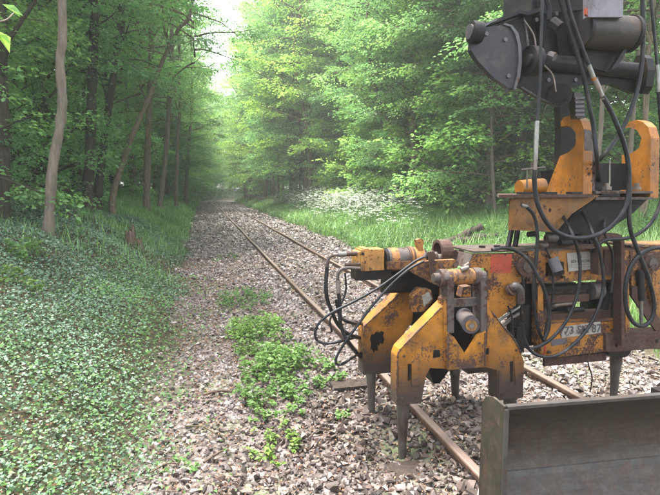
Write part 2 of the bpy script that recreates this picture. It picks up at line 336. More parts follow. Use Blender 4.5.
def tube_arrays(path, rad, ns=8):
    P = np.array([tuple(p) for p in path]); n = len(P); T = np.gradient(P, axis=0); T /= np.linalg.norm(T, axis=1)[:, None] + 1e-9
    ref = np.array([0.31, 0.17, 0.93]); 
    A = np.cross(T, ref); A /= np.linalg.norm(A, axis=1)[:, None] + 1e-9
    for i in range(1, n):
        a = A[i - 1] - T[i] * np.dot(A[i - 1], T[i]); A[i] = a / (np.linalg.norm(a) + 1e-9)
    B = np.cross(T, A); th = np.arange(ns) * 2 * np.pi / ns
    rad = np.broadcast_to(np.asarray(rad, float), (n,))
    V = P[:, None] + rad[:, None, None] * (np.cos(th)[None, :, None] * A[:, None] + np.sin(th)[None, :, None] * B[:, None])
    i, j = np.meshgrid(np.arange(n - 1), np.arange(ns), indexing='ij'); j2 = (j + 1) % ns
    Fq = np.stack([i * ns + j, i * ns + j2, (i + 1) * ns + j2, (i + 1) * ns + j], -1).reshape(-1, 4)
    return V.reshape(-1, 3), Fq
def tube(name, pts, r, mat, parent, per=8, ns=10):
    V, Fq = tube_arrays(spline(pts, per), r, ns); return link(name, mesh_np(name, V, Fq, True), mat, parent)
def cat(parts):
    Vs, Fs, k = [], [], 0
    for V, Fq in parts: Vs.append(V); Fs.append(np.asarray(Fq) + k); k += len(V)
    return np.concatenate(Vs), np.concatenate(Fs)

# leaves: folded kites
def unit(a): return a / (np.linalg.norm(a, axis=-1, keepdims=True) + 1e-9)
def leaves(pos, d, nrm, L, Wd, fold=0.18):
    d = unit(d); s = unit(np.cross(d, nrm)); n = np.cross(s, d); L = np.broadcast_to(L, (len(pos),))[:, None]; Wd = np.broadcast_to(Wd, (len(pos),))[:, None]
    a = pos; t = pos + d * L - n * L * 0.08; l = pos + d * L * 0.45 + s * Wd / 2 + n * L * fold; r = pos + d * L * 0.45 - s * Wd / 2 + n * L * fold
    V = np.stack([a, l, t, r], 1).reshape(-1, 3); k = np.arange(len(pos))[:, None] * 4
    return V, np.concatenate([k + np.array([[0, 2, 1]]), k + np.array([[0, 3, 2]])], 1).reshape(-1, 3)

# ------------------------------------------------------------ the ground
def axis_pts(): 
    xs = np.concatenate([np.linspace(-90, -14, 26), np.linspace(-13, -3, 34), np.linspace(-2.85, 5.6, 120), np.linspace(5.8, 16, 46), np.linspace(17, 110, 30)])
    ys = np.concatenate([np.linspace(-14, 1.6, 20), np.linspace(1.8, 8, 110), np.linspace(8.15, 20, 90), np.linspace(20.5, 60, 90), np.linspace(61, 260, 90)])
    return xs, ys
xs, ys = axis_pts(); XX, YY = np.meshgrid(xs, ys); XX = XX + bend(YY)
ZZ = ground_z(XX, YY)
ZZ += 0.012 * np.sin(XX * 23 + 3 * np.sin(YY * 7)) * np.sin(YY * 19 + 2 * np.sin(XX * 9)) * (YY < 12)
V = np.stack([XX, YY, ZZ], -1).reshape(-1, 3); nx = len(xs); i, j = np.meshgrid(np.arange(len(ys) - 1), np.arange(nx - 1), indexing='ij')
Fq = np.stack([i * nx + j, i * nx + j + 1, (i + 1) * nx + j + 1, (i + 1) * nx + j], -1).reshape(-1, 4)
me = mesh_np('ground', V, Fq, True)
def zone(x, y):
    x = x - bend(y); w = wob(x * 2, y * 2) * 0.9
    l = np.clip((x + 0.65 + w * 0.5 - 0.1 * np.sin(y * 1.9)) / 0.45, 0, 1); r = np.clip((5.3 + w * 0.6 - x) / 0.6, 0, 1)
    return l * r
zc = zone(V[:, 0], V[:, 1]); a = me.attributes.new('zone', 'FLOAT', 'POINT'); a.data.foreach_set('value', zc.astype(np.float32))
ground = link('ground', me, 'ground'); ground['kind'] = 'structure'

# ballast stones
def stone_protos(k):
    o = []
    for _ in range(k):
        bm = bmesh.new(); ax = rng.uniform(0.6, 1.2, 3) * np.array([1.1, 0.9, 0.75])
        for _p in range(9): bm.verts.new(tuple(unit(rng.normal(size=3)) * ax * rng.uniform(0.95, 1.2)))
        bmesh.ops.convex_hull(bm, input=bm.verts); bmesh.ops.triangulate(bm, faces=bm.faces)
        for v in [v for v in bm.verts if not v.link_faces]: bm.verts.remove(v)
        bm.verts.index_update(); o.append((np.array([v.co[:] for v in bm.verts]), np.array([[v.index for v in f.verts] for f in bm.faces]))); bm.free()
    return o
protos = stone_protos(14)
def rotmats(n):
    q = unit(rng.normal(size=(n, 4))); w, x, y, z = q.T
    return np.stack([1 - 2 * (y * y + z * z), 2 * (x * y - z * w), 2 * (x * z + y * w), 2 * (x * y + z * w), 1 - 2 * (x * x + z * z), 2 * (y * z - x * w), 2 * (x * z - y * w), 2 * (y * z + x * w), 1 - 2 * (x * x + y * y)], -1).reshape(n, 3, 3)
def scatter(n, x0, x1, y0, y1, dens, power=1.0):
    u = rng.random(n); y = y0 + (y1 - y0) * u ** power; x = rng.uniform(x0, x1, n) + bend(y)
    k = rng.random(n) < dens(x, y); return x[k], y[k]
def in_view(x, y, m=0.06):
    a = np.arctan2(x, y) - YAW; return np.abs(a) < np.arctan(330 / FPX) + m
sx_, sy_ = scatter(125000, -0.9, 5.6, 2.0, 80, lambda x, y: zone(x, y) ** 0.7 * np.clip(1.2 - y / 90, 0.0, 1), 2.6)
rl_ = sx_ - bend(sy_); k = in_view(sx_, sy_, 0.25) & ~((sy_ > 5) & (np.minimum(abs(rl_ - 1.735), abs(rl_ - 3.27)) < 0.05 + 0.003 * sy_)); sx_, sy_ = sx_[k], sy_[k]; ns_ = len(sx_)
size = np.clip(rng.lognormal(math.log(0.0215), 0.40, ns_), 0.010, 0.050) * np.where(sx_ < 0.95, 0.82, 1.0) * (1 + np.clip((sy_ - 6) / 22, 0, 1.2))
sz_ = ground_z(sx_, sy_) + size * rng.uniform(-0.1, 0.75, ns_)
prx = np.hypot(sx_, sy_); big = np.argsort(-(size / prx) * ((sx_ < 2.3) | (sy_ > 2.9)))[:300]
isbig = np.zeros(ns_, bool); isbig[big] = True
Rm = rotmats(ns_); pid = rng.integers(0, len(protos), ns_); parts_ = []
for q_, (pv_, pf_) in enumerate(protos):
    kk = np.where(~isbig & (pid == q_))[0]
    vv = np.einsum('nij,kj->nki', Rm[kk], pv_) * size[kk][:, None, None]; vv[:, :, 2] *= 0.85; vv += np.stack([sx_[kk], sy_[kk], sz_[kk]], -1)[:, None]
    parts_.append((vv.reshape(-1, 3), (np.arange(len(kk))[:, None, None] * len(pv_) + pf_[None]).reshape(-1, 3)))
o = link('ballast', mesh_np('ballast', *cat(parts_)), 'stone', ground); o['kind'] = 'stuff'
pm = [mesh_np('ballast_stone', a_, b_) for a_, b_ in protos]
for q in pm: q.materials.append(M['stone'])
for i_ in big:
    o = bpy.data.objects.new('stone', pm[pid[i_]]); COL.objects.link(o); o.parent = ground
    o.location = (sx_[i_], sy_[i_], sz_[i_]); o.scale = (size[i_],) * 3; o.rotation_euler = rng.uniform(0, 6.28, 3)

# ------------------------------------------------------------ railway track
track = thing('railway_track', (2.5, 4, 0), 'rusty railway track of two rails running away into the wood', 'railway track')
prof = [(-0.065, -0.02), (-0.065, -0.008), (-0.012, 0.004), (-0.009, 0.09), (-0.034, 0.102), (-0.036, 0.130), (-0.030, 0.138), (-0.018, 0.142), (0.018, 0.142), (0.030, 0.138), (0.036, 0.130), (0.034, 0.102), (0.009, 0.09), (0.012, 0.004), (0.065, -0.008), (0.065, -0.02)]
for X0 in (1.735, 3.27):
    yy = np.concatenate([np.linspace(-1.5, 30, 64), np.linspace(31, 200, 90)]); P = []
    for y in yy:
        dx = float(bend(y)) + 0.006 * math.sin(y * 1.1 + X0) + 0.012 * math.sin(y * 0.31)
        dz = 0.010 * math.sin(y * 0.7 + X0 * 2) * (y > 5)
        P += [(X0 + dx + px_, y, pz_ + dz) for px_, pz_ in prof]
    n_ = len(prof); ii, jj = np.meshgrid(np.arange(len(yy) - 1), np.arange(n_ - 1), indexing='ij')
    link('rail', mesh_np('rail', P, np.stack([ii * n_ + jj, (ii + 1) * n_ + jj, (ii + 1) * n_ + jj + 1, ii * n_ + jj + 1], -1).reshape(-1, 4)), 'rail', track)
    for yj in (9.6, 21.6):
        bm = bmesh.new()
        add_box(bm, X0 - 0.032, X0 - 0.012, yj, yj + 0.5, 0.03, 0.09); me_ = fin(bm, 'fishplate', 0.004); fp = link('fishplate', me_, 'rail', track)
for k_, y in enumerate(np.arange(2.5, 40, 0.72)):
    if 2.9 < y < 3.1: pass
    bm = bmesh.new(); ex = 0.35 * (k_ % 3 == 0); add_box(bm, 1.18, 3.82, y - 0.12, y + 0.12, -0.13, 0.012 if k_ % 4 else 0.03)
    link('sleeper', fin(bm, 'sleeper', 0.012), 'timber', track)
# the sleeper end that stands clear of the ballast beside the machine
bm = bmesh.new(); p = PW(333, 386, 4.75); add_box(bm, p.x, 1.68, 4.70, 4.90, -0.05, 0.055); s_ = link('sleeper', fin(bm, 'sleeper', 0.012), 'timber', track); s_['label'] = 'dark sleeper end lying clear of the ballast'

# ------------------------------------------------------------ tamping unit
TU = thing('tamping_unit', (2.5, 3.7, 0.0), 'rusty yellow hydraulic track tamping unit hanging over the left rail and the right rail', 'tamping machine')
FY, RY = 3.35, 3.98
def arm_half(px, Y, d, name='arm_plate', mat='yellow'): return prism(name, px, Y, d, mat, TU, 0.008)
def arm_cheeks(px, Y, d, steps=1): pass
# front arm, left wing: welded box with a side flank
lw = arm_half([(446, 303), (441, 308), (400, 350), (397.5, 357), (396.5, 405), (421, 403.5), (426, 376), (430, 368), (448, 369)], FY, 0.13)
rw = arm_half([(486, 307), (491, 311), (513, 338), (521, 353), (524, 362), (523, 397.5), (497.5, 400), (497, 370), (485, 367)], FY, 0.13)
cb = arm_half([(447, 332), (454, 337), (466, 355), (478, 336), (486, 331), (485, 367), (448, 370)], FY - 0.035, 0.034, 'notched_plate')
# deeper box sections of the tine holders
for a, b in (((397.5, 372), (420, 403)), ((498.5, 372), (521.5, 398))):
    boxp('tine_holder', a, b, FY + 0.131, FY + 0.26, 'yellow', TU)
# raised wear strips, pockets
for px in ([(399, 366), (406, 366), (406, 385), (399, 387)], [(412, 362), (420, 361), (420, 385), (412, 387)], [(499, 372), (509, 371), (509, 392), (499, 394)], [(514, 356), (521, 355), (521, 385), (516, 386)]):
    prism('wear_strip', px, FY - 0.008, 0.0075, 'yellow', TU, 0.003)
for px in ([(434, 350), (440, 350), (440, 357), (433, 358)], [(408, 364), (411, 364), (411, 380), (408, 381)], [(510, 362), (513, 361), (513, 381), (511, 382)], [(484.5, 349), (489, 348), (489, 354), (485, 355)]):
    prism('slot', px, FY - 0.0035, 0.003, 'black_oil', TU, 0)
# posts, hinge tube, damper
for px in ([(447.5, 277), (454, 277), (454, 333), (447.5, 333)], [(481, 277), (487, 277), (487, 345), (481, 341)]):
    p_ = prism('post', px, FY - 0.02, 0.12, 'rust_grey', TU, 0.006)
for px in ([(444, 300), (447.3, 297), (447.3, 366), (444, 366)], [(487.2, 300), (489, 303), (489, 345), (487.2, 345)]): prism('post_flange', px, FY - 0.012, 0.10, 'yellow', TU, 0.004)
hz = PW(440, 276.5, FY + 0.04); h2 = PW(493, 276.5, FY + 0.04)
hz.z = h2.z = (hz.z + h2.z) / 2
cylp('hinge_tube', Vector((PW(453.5, 0, FY + .04).x, hz.y, hz.z)), Vector((PW(481, 0, FY + .04).x, hz.y, hz.z)), 0.058, 'yellow_rusty', TU)
for a, b in ((445.5, 453.3), (481.2, 488)): cylp('hinge_collar', Vector((PW(a, 0, FY + .04).x, hz.y, hz.z)), Vector((PW(b, 0, FY + .04).x, hz.y, hz.z)), 0.064, 'rust_grey', TU)
hp = cylp('hinge_pin', Vector((PW(439.5, 0, FY + .04).x, hz.y, hz.z)), Vector((PW(494, 0, FY + .04).x, hz.y, hz.z)), 0.036, 'rust_grey', TU)
g = PW(465, 267, FY + 0.02); cylp('grease_lug', g, g + Vector((0.03, -0.01, 0.028)), 0.02, 'rust_grey', TU, 0.015, 10)
g = PW(461, 270, FY - 0.0); cylp('grease_lug', g, g + Vector((0.06, 0.0, 0.02)), 0.018, 'worn_steel', TU, 0.015, 10)
boxp('cross_bar', (454, 299.5), (481, 305.5), FY + 0.03, FY + 0.07, 'rust_grey', TU)
a = PW(464, 316, FY + 0.30); b = PW(471, 325, FY + 0.02)
cylp('damper', a, b, 0.066, 'grey_rod', TU); d_ = (b - a).normalized()
dc = cylp('damper_cap', b, b + d_ * 0.018, 0.043, 'yellow_motor', TU); cylp('bolt', b + d_ * 0.0185, b + d_ * 0.034, 0.02, 'zinc', TU, n=6, bev=0.002)
boxp('dark_backing', (452, 283), (483, 350), FY + 0.32, FY + 0.36, 'black_oil', TU)  # black sheet set in for the shade of the void between the posts
prism('bracket', [(463, 287), (471, 286), (471, 297), (461, 297)], FY + 0.2, 0.08, 'yellow_frame', TU)
prism('valve_body', [(414, 296), (421, 289), (431, 290), (433, 300), (424, 312), (414, 312)], FY + 0.35, 0.1, 'yellow_rusty', TU)
prism('name_tag', [(422, 296), (429, 292), (432, 299), (424, 307)], FY + 0.344, 0.005, 'plate', TU, 0)
# rear arm
prism('arm_plate', [(404, 288), (399, 294), (364.5, 326), (363, 332), (363, 374), (394, 372), (396, 345), (412, 322), (416, 288)], RY, 0.14, 'yellow', TU, 0.008)
prism('arm_plate', [(455, 288), (480, 320), (488, 340), (488, 372), (468, 374), (462, 352), (440, 330), (440, 288)], RY, 0.14, 'yellow', TU, 0.008)
prism('scuffed_patch', [(371, 336), (372.5, 334), (374, 334.5), (376, 331.5), (379, 333), (381, 331), (384, 332), (383, 336), (384.5, 339), (383, 344), (380, 343), (379, 346), (377.5, 345), (378, 351), (375, 350), (374, 353), (372, 349), (370.5, 350), (371.5, 343), (370, 340)], RY - 0.003, 0.0025, 'black_oil', TU, 0)
boxp('tine_holder', (364, 340), (393, 372.5), RY + 0.141, RY + 0.27, 'yellow', TU)
prism('tine_holder', [(427, 366), (434, 384), (440, 383), (450, 369), (450, 356), (428, 358)], RY + 0.02, 0.2, 'black_oil', TU)
prism('link_plate', [(416, 268), (440, 270), (444, 300), (425, 330), (412, 326), (410, 290)], RY + 0.02, 0.06, 'black_oil', TU)
prism('upper_arm', [(398, 275), (413, 275), (411, 292), (397, 292)], RY - 0.05, 0.1, 'black_oil', TU)
# tines: broad shank narrowing to a paddle foot in the ballast
def tine(top, tip, Y, wt=0.062, wb=0.032):
    a = PW(*top, Y); b = PW(*tip, Y); b.z = max(b.z, -0.02); t = thing_t('tine'); 
def mk_tine(x, y, ztop, zbot, wt=0.058, wb=0.036, lean=0.0):
    bm = bmesh.new(); prev = None
    prof_ = [(0.0, wt * 0.72, wt), (0.12, wt * 0.80, wt * 0.95), (0.45, wt * 0.60, wt * 0.62), (0.85, wb * 0.9, wb * 0.8), (1.0, wb * 1.1, wb * 0.7)]
    for t, hx, hy in prof_:
        z = ztop + (zbot - ztop) * t; cx = x + lean * t
        ring = [bm.verts.new((cx + hx * math.cos(q), y + hy * math.sin(q), z)) for q in [math.pi / 5 * i + 0.3 for i in range(10)]]
        if prev:
            for i in range(10): bm.faces.new((prev[i], prev[(i + 1) % 10], ring[(i + 1) % 10], ring[i]))
        else: bm.faces.new(ring[::-1])
        prev = ring
    bm.faces.new(prev); t_ = link('tine', fin(bm, 'tine', 0, True), 'tine', TU)
    bm = bmesh.new(); add_box(bm, x + lean - 0.075, x + lean + 0.075, y - 0.02, y + 0.02, zbot - 0.06, zbot + 0.0); link('tine_foot', fin(bm, 'tine_foot', 0.01), 'worn_steel', t_)
def zt(px, py, Y): return PW(px, py, Y).z
def xt(px, py, Y): return PW(px, py, Y).x
mk_tine(xt(403, 405, FY + .12), FY + 0.12, zt(403, 404, FY + .12) + 0.06, -0.08, 0.062, 0.034)
mk_tine(xt(510, 400, FY + .12), FY + 0.12, zt(510, 400, FY + .12) + 0.04, -0.03, 0.062, 0.034)
mk_tine(xt(371, 374, RY + .10), RY + 0.10, zt(371, 373, RY + .1) + 0.05, 0.0, 0.056, 0.034, 0.01)
mk_tine(xt(454.5, 370, RY + .08), RY + 0.08, zt(454, 366, RY + .08) + 0.05, 0.02, 0.062, 0.036, 0.02)
# vibration motor and eccentric shaft, lying across the track
MY = 3.86
def axp(px, py, Y=MY): return PW(px, py, Y)
zc_ = PW(370, 260, MY).z
def shaft(a, b, r, mat, name, r1=None, dz=0.0, n=22, dy=0.0):
    return cylp(name, Vector((PW(a, 260, MY).x, MY + dy, zc_ + dz)), Vector((PW(b, 260, MY).x, MY + dy, zc_ + dz)), r, mat, TU, r1, n)
boxp('motor', (361, 250), (384, 270), MY - 0.08, MY + 0.08, 'yellow_motor', TU, 0.018)
prism('motor_cover', [(357, 252.5), (361, 251.5), (361, 269.5), (357, 268.5)], MY - 0.075, 0.15, 'yellow_motor', TU, 0.01)
prism('motor_rib', [(364, 249), (369, 248.4), (369, 271), (365, 271)], MY - 0.086, 0.16, 'yellow_motor', TU, 0.01)
cylp('bolt', PW(363, 254, MY - 0.09), PW(363, 254, MY - 0.075), 0.012, 'black_oil', TU, n=6, bev=0)
boxp('motor_bracket', (356, 270.5), (392, 279), MY - 0.06, MY + 0.08, 'black_oil', TU)
boxp('motor_bracket', (384, 266), (414, 292), MY + 0.06, MY + 0.14, 'black_oil', TU)
shaft(383.5, 386, 0.088, 'black_oil', 'motor_flange')
shaft(386.2, 406, 0.093, 'rust_grey', 'eccentric_housing')
shaft(388.5, 396, 0.0955, 'yellow_rusty', 'housing_band')
prism('housing_foot', [(388, 262), (411, 261), (411, 269), (388, 269.5)], MY - 0.104, 0.05, 'yellow_rusty', TU)
shaft(406.2, 408, 0.098, 'rust', 'flange_ring'); shaft(408.2, 410, 0.102, 'yellow_rusty', 'flange_ring'); shaft(410.2, 412, 0.098, 'rust', 'flange_ring')
shaft(412.2, 421.5, 0.092, 'yellow_motor', 'bearing_housing')
shaft(421.7, 424, 0.08, 'black_oil', 'seal_ring')
prism('lifting_lug', [(416.5, 240), (420, 238.6), (423.5, 240), (423, 250), (425, 256), (418, 258), (418, 249)], MY - 0.06, 0.05, 'yellow_rusty', TU, 0.008)
shaft(424.2, 436, 0.05, 'rust_grey', 'shaft_collar'); shaft(436, 447, 0.03, 'worn_steel', 'shaft_collar')
# clamp ring
bm = bmesh.new(); c0 = PW(437, 252, MY + 0.05); 
for i in range(14):
    a0 = math.pi * (1.15 - 1.3 * i / 13); a1 = math.pi * (1.15 - 1.3 * (i + 1) / 13)
    if i == 13: break
    q = [Vector((0, math.cos(a_) * r_, math.sin(a_) * r_)) for a_, r_ in ((a0, .105), (a1, .105), (a1, .08), (a0, .08))]
    add_poly(bm, [c0 + v for v in q], (0.10, 0, 0))
link('clamp_ring', fin(bm, 'clamp_ring', 0.0), 'rust', TU)
prism('clamp_ear', [(450, 251), (456, 250), (459, 253), (457, 258), (459, 264), (451, 262)], MY - 0.02, 0.07, 'rust', TU, 0.008)
cylp('stud', PW(460, 250, MY), PW(464.5, 255, MY), 0.018, 'rust_grey', TU, n=8)
prism('rocker_plate', [(429, 261), (455, 259.5), (459, 264), (457, 268), (440, 270), (444, 281), (436, 285), (416, 275), (409, 270), (420, 262)], MY - 0.14, 0.05, 'yellow_rusty', TU, 0.008)
prism('rocker_lug', [(429, 252), (434, 251), (436, 256), (434, 262), (436, 276), (431, 277), (430, 262)], MY - 0.17, 0.028, 'rust', TU, 0.008)
for q in ((441, 265.5), (456, 265)): cylp('bolt', PW(*q, MY - 0.16), PW(*q, MY - 0.1405), 0.021, 'rust', TU, n=6, bev=0.002)
boxp('spacer_block', (386, 275), (400, 290), MY + 0.0, MY + 0.058, 'black_oil', TU)

# main frame
UY = 3.62
prism('side_plate', [(475, 254), (527, 252.5), (527, 276), (517, 286), (517, 304), (512, 309), (498, 319), (486, 306), (486, 268), (468, 268), (470, 262)], UY, 0.03, 'yellow_frame', TU)
tp = PW(463, 249.5, UY + .3); bm = bmesh.new()
zt0 = PW(500, 252, UY).z; x0_ = PW(474, 252, UY).x; x1_ = PW(598, 252, UY).x
add_box(bm, x0_ - 0.01, x1_, UY - 0.012, UY + 0.42, zt0, zt0 + 0.014); link('top_plate', fin(bm, 'top_plate', 0.004), 'rust_grey', TU)
bm = bmesh.new(); A_ = PW(475, 254, UY + 0.001); B_ = PW(469, 268, UY + 0.001); add_poly(bm, [A_, B_, B_ - Vector((0.02, 0, 0)), A_ - Vector((0.02, 0, 0))], (0, 0.40, 0)); link('end_plate', fin(bm, 'end_plate', 0), 'rust_grey', TU)
# slotted nuts lying on the top plate
for px_ in (482, 497): c = PW(px_, 249, UY + 0.2); cylp('bolt', Vector((c.x, c.y, zt0 + .0145)), Vector((c.x, c.y, zt0 + .03)), 0.028, 'black_oil', TU, n=6, bev=0.002)
# faded red sticker with its lines of print
st = prism('sticker', [(491, 254.5), (512, 254), (511, 273), (490.5, 273.5)], UY - 0.0025, 0.002, 'red', TU, 0)
for k_ in range(8):
    y_ = 256.5 + k_ * 2.1
    prism('print_line', [(492.5, y_), (509.5 - (k_ * 37 % 5), y_ - .1), (509.5 - (k_ * 37 % 5), y_ + .8), (492.5, y_ + .9)], UY - 0.0035, 0.0008, 'red_dark', st, 0)
UB = PW(560, 282, UY).z
bm = bmesh.new(); add_box(bm, PW(527.5, 270, UY).x, 4.45, UY + 0.002, UY + 0.16, UB, zt0 - 0.002); link('upper_beam', fin(bm, 'upper_beam', 0.01), 'yellow_rusty', TU)
bm = bmesh.new(); add_box(bm, 3.55, 4.6, UY - 0.01, UY + 0.3, zt0 + 0.004, zt0 + 0.02); link('top_plate', fin(bm, 'top_plate', 0.004), 'yellow_rusty', TU)
for q, r_ in (((526, 266), 0.085), ((650, 263), 0.085)):
    c = PW(*q, UY - 0.02); cylp('pivot_disc', c + Vector((0, -0.025, 0)), c + Vector((0, 0.019, 0)), r_, 'rust', TU, None, 26)
    cylp('pivot_cap', c + Vector((0, -0.04, 0)), c + Vector((0, -0.0255, 0)), r_ * 0.55, 'rust_grey', TU, None, 20)
# tilted short tube
cylp('pipe_stub', PW(552.5, 258, UY - 0.05), PW(558, 271.5, UY - 0.09), 0.043, 'grey_rod', TU, None, 18)
prism('stub_bracket', [(548, 263), (564, 262), (564, 274), (560, 276), (548, 276)], UY - 0.03, 0.028, 'black_oil', TU)
# maker's plate, with its two lines
mp_ = prism('maker_plate', [(567, 253), (594, 251), (596, 269), (568.5, 271.5)], UY - 0.008, 0.004, 'plate', TU, 0)
def text(name, s, px, py, Y, h_px, mat, parent, rx=0):
    c = bpy.data.curves.new(name, 'FONT'); c.body = s; c.align_x = 'CENTER'; c.align_y = 'CENTER'; c.extrude = 0.0004; c.resolution_u = 2
    p = PW(px, py, Y); p2 = PW(px, py + h_px, Y); c.size = abs(p.z - p2.z) * 1.35; c.offset = c.size * 0.02
    o = bpy.data.objects.new(name, c); COL.objects.link(o); dg = bpy.context.evaluated_depsgraph_get(); me = bpy.data.meshes.new_from_object(o.evaluated_get(dg))
    bpy.data.objects.remove(o); me.name = name
    me.transform(Matrix.Translation(p) @ Matrix.Rotation(R(90), 4, 'X')); me.materials.clear()
    return link(name, me, mat, parent)
text('lettering', 'S', 581, 256.2, UY - 0.0095, 3.6, 'ink', mp_)
text('lettering', 'EDI HOCORP', 581.5, 261.3, UY - 0.0095, 3.0, 'ink', mp_)
for y_ in (264.5, 266.8): prism('print_line', [(571, y_ + .4), (592, y_ - .6), (592, y_ - .3), (571, y_ + .7)], UY - 0.0088, 0.0006, 'ink', mp_, 0)
# middle: grey round bar with a knuckle, lower rust angle
def hbar(name, a, b, Y, rpx, mat, r1=None):
    p = PW(*a, Y); q = PW(b[0], b[1], Y); q.z = p.z; rr = abs(PW(a[0], a[1] + rpx, Y).z - p.z); return cylp(name, p, q, rr, mat, TU, r1, 18)
hbar('ram_rod', (540, 293), (602, 290), UY + 0.12, 3.4, 'rust_grey')
boxp('ram_guide', (545, 287), (589, 289.5), UY + 0.02, UY + 0.1, 'black_oil', TU)
boxp('ram_guide', (545, 296.5), (589, 301), UY + 0.02, UY + 0.12, 'rust', TU)
hbar('ram_knuckle', (590, 291), (600, 291), UY + 0.05, 8.5, 'rust_grey')
boxp('cross_tube', (540, 315), (610, 323), UY + 0.08, UY + 0.17, 'rust', TU)
boxp('inner_frame', (520, 262), (540, 345), UY + 0.13, UY + 0.2, 'black_oil', TU)
prism('upright', [(538, 285), (543, 281), (544, 345), (537.5, 345)], UY + 0.02, 0.08, 'yellow_frame', TU)
lb = prism('lower_beam', [(540, 322), (545, 322.5), (619, 320), (619, 350), (560, 357), (541, 358)], UY + 0.0, 0.10, 'yellow_frame', TU)
pl = prism('number_plate', [(561, 327), (600.5, 321.5), (601, 333), (561.5, 338)], UY - 0.005, 0.0045, 'plate', TU, 0)
text('lettering', '773 SM 87', 580.5, 330.0, UY - 0.0065, 8.2, 'ink', pl)
prism('number_plate', [(550, 340), (567, 338), (567, 344), (552, 346)], UY - 0.004, 0.0035, 'grey_rod', TU, 0)
c = PW(577, 343, UY - 0.001); cylp('rusted_hole', c + Vector((0, -0.003, 0)), c, 0.03, 'rust', TU, bev=0)
for y_ in (330, 346): c = PW(612, y_, UY); cylp('bolt', c + Vector((0, -0.012, 0)), c - Vector((0, 0.001, 0)), 0.012, 'rust', TU, n=6, bev=0)
boxp('skid_bar', (545, 358.5), (606, 360.5), UY + 0.02, UY + 0.05, 'rust', TU)
# manifold blocks, valve bodies and small cylinders that crowd the frame openings
boxp('manifold', (548, 284), (574, 321), UY + 0.24, UY + 0.34, 'black_oil', TU); boxp('manifold', (589, 284), (603, 321), UY + 0.24, UY + 0.34, 'black_oil', TU)
boxp('manifold', (604.5, 277), (609, 330), UY + 0.20, UY + 0.3, 'rust', TU)
cylp('accumulator', PW(603, 312, UY + .14), PW(608, 292, UY + .14), 0.05, 'black_steel', TU)
cylp('lift_cylinder', PW(640, 270, UY - .03), PW(641, 300, UY - .03), 0.032, 'black_steel', TU); cylp('lift_rod', PW(641, 300, UY - .03), PW(641.5, 328, UY - .03), 0.016, 'zinc', TU)
for a_, b_, r_, m_ in (((546, 238), (556, 238), .035, 'rust_grey'), ((560, 243), (572, 242), .028, 'black_steel'), ((578, 240), (584, 234), .03, 'rust'), ((588, 243), (597, 242), .03, 'black_steel'), ((539, 246), (547, 245), .022, 'rust_grey'), ((533, 268), (536, 300), .03, 'black_steel'), ((547, 306), (556, 306), .018, 'rust_grey'), ((566, 310), (583, 309), .022, 'black_steel')):
    cylp('valve', PW(*a_, UY - .04 if a_[1] < 260 else UY + .05), PW(*b_, UY - .04 if a_[1] < 260 else UY + .05), r_, m_, TU, None, 12)
for q in ((548, 256), (563, 277), (600, 254), (530, 280), (541, 330), (549, 352), (615, 345), (646, 340), (638, 256), (668, 256)):
    c = PW(*q, UY - 0.014); cylp('bolt', c + Vector((0, -0.016, 0)), c + Vector((0, 0.012, 0)), 0.014, 'rust', TU, None, 6, 0)
for q in ((402, 398), (417, 397), (452, 362), (480, 361), (502, 395), (518, 393), (404, 356), (516, 350), (455, 345), (479, 343)):
    c = PW(*q, FY - 0.036 if 447 < q[0] < 485 else FY - .001); cylp('bolt', c + Vector((0, -0.010, 0)), c + Vector((0, 0.0005, 0)), 0.0095, 'rust', TU, None, 6, 0)
# weld beads along the plate joints
def weld(pts, Y, r=0.006, par=None, mt='rust'):
    P = spline([PW(a, b, Y) for a, b in pts], 10); rr = r * (1 + 0.35 * rng.normal(size=len(P))).clip(.4, 1.8); V_, F_ = tube_arrays(P, rr, 6); link('weld_bead', mesh_np('weld_bead', V_, F_, True), mt, par or TU)
weld([(441, 308), (420, 329), (400, 350), (397.5, 358)], FY - .001); weld([(491, 311), (502, 325), (513, 338), (521, 353)], FY - .001); weld([(448, 334), (448, 352), (448, 368)], FY - .037); weld([(485, 333), (485, 350), (485, 366)], FY - .037)
weld([(397.5, 360), (397, 380), (396.6, 403)], FY - .001); weld([(399, 294.5), (382, 310), (364.5, 326)], RY - .001); weld([(487, 300), (487, 285), (487, 270)], UY - .001); weld([(545, 323), (580, 321.5), (618, 320.2)], UY - .001)
tube('spring', [PW(513 + 2.2 * math.cos(k_ * 1.57), 318 + k_ * 0.8, UY - .02 + 0.02 * math.sin(k_ * 1.57)) for k_ in range(26)], 0.004, 'black_steel', TU, 2, 5)

# hanger strap (inverted U) and post
U_ = [(598.5, 275), (598.5, 242), (600.5, 236), (604, 234), (618, 233.5), (622, 235.5), (624.5, 241), (625, 346), (621.5, 346), (621.2, 243), (619.5, 239), (617, 237.5), (605, 238), (602.3, 240), (601.8, 245), (601.8, 275)]
prism('hanger_strap', U_, UY - 0.10, 0.09, 'rust', TU, 0.003)
prism('post', [(609, 283), (620, 282), (620, 330), (609, 331)], UY + 0.17, 0.05, 'black_oil', TU)
prism('upright', [(625.5, 284), (629, 283), (630, 333), (625.5, 333)], UY - 0.07, 0.07, 'yellow_frame', TU)
prism('gusset', [(604.5, 250), (620, 249), (620, 275), (604.5, 276)], UY - 0.012, 0.011, 'rust', TU)
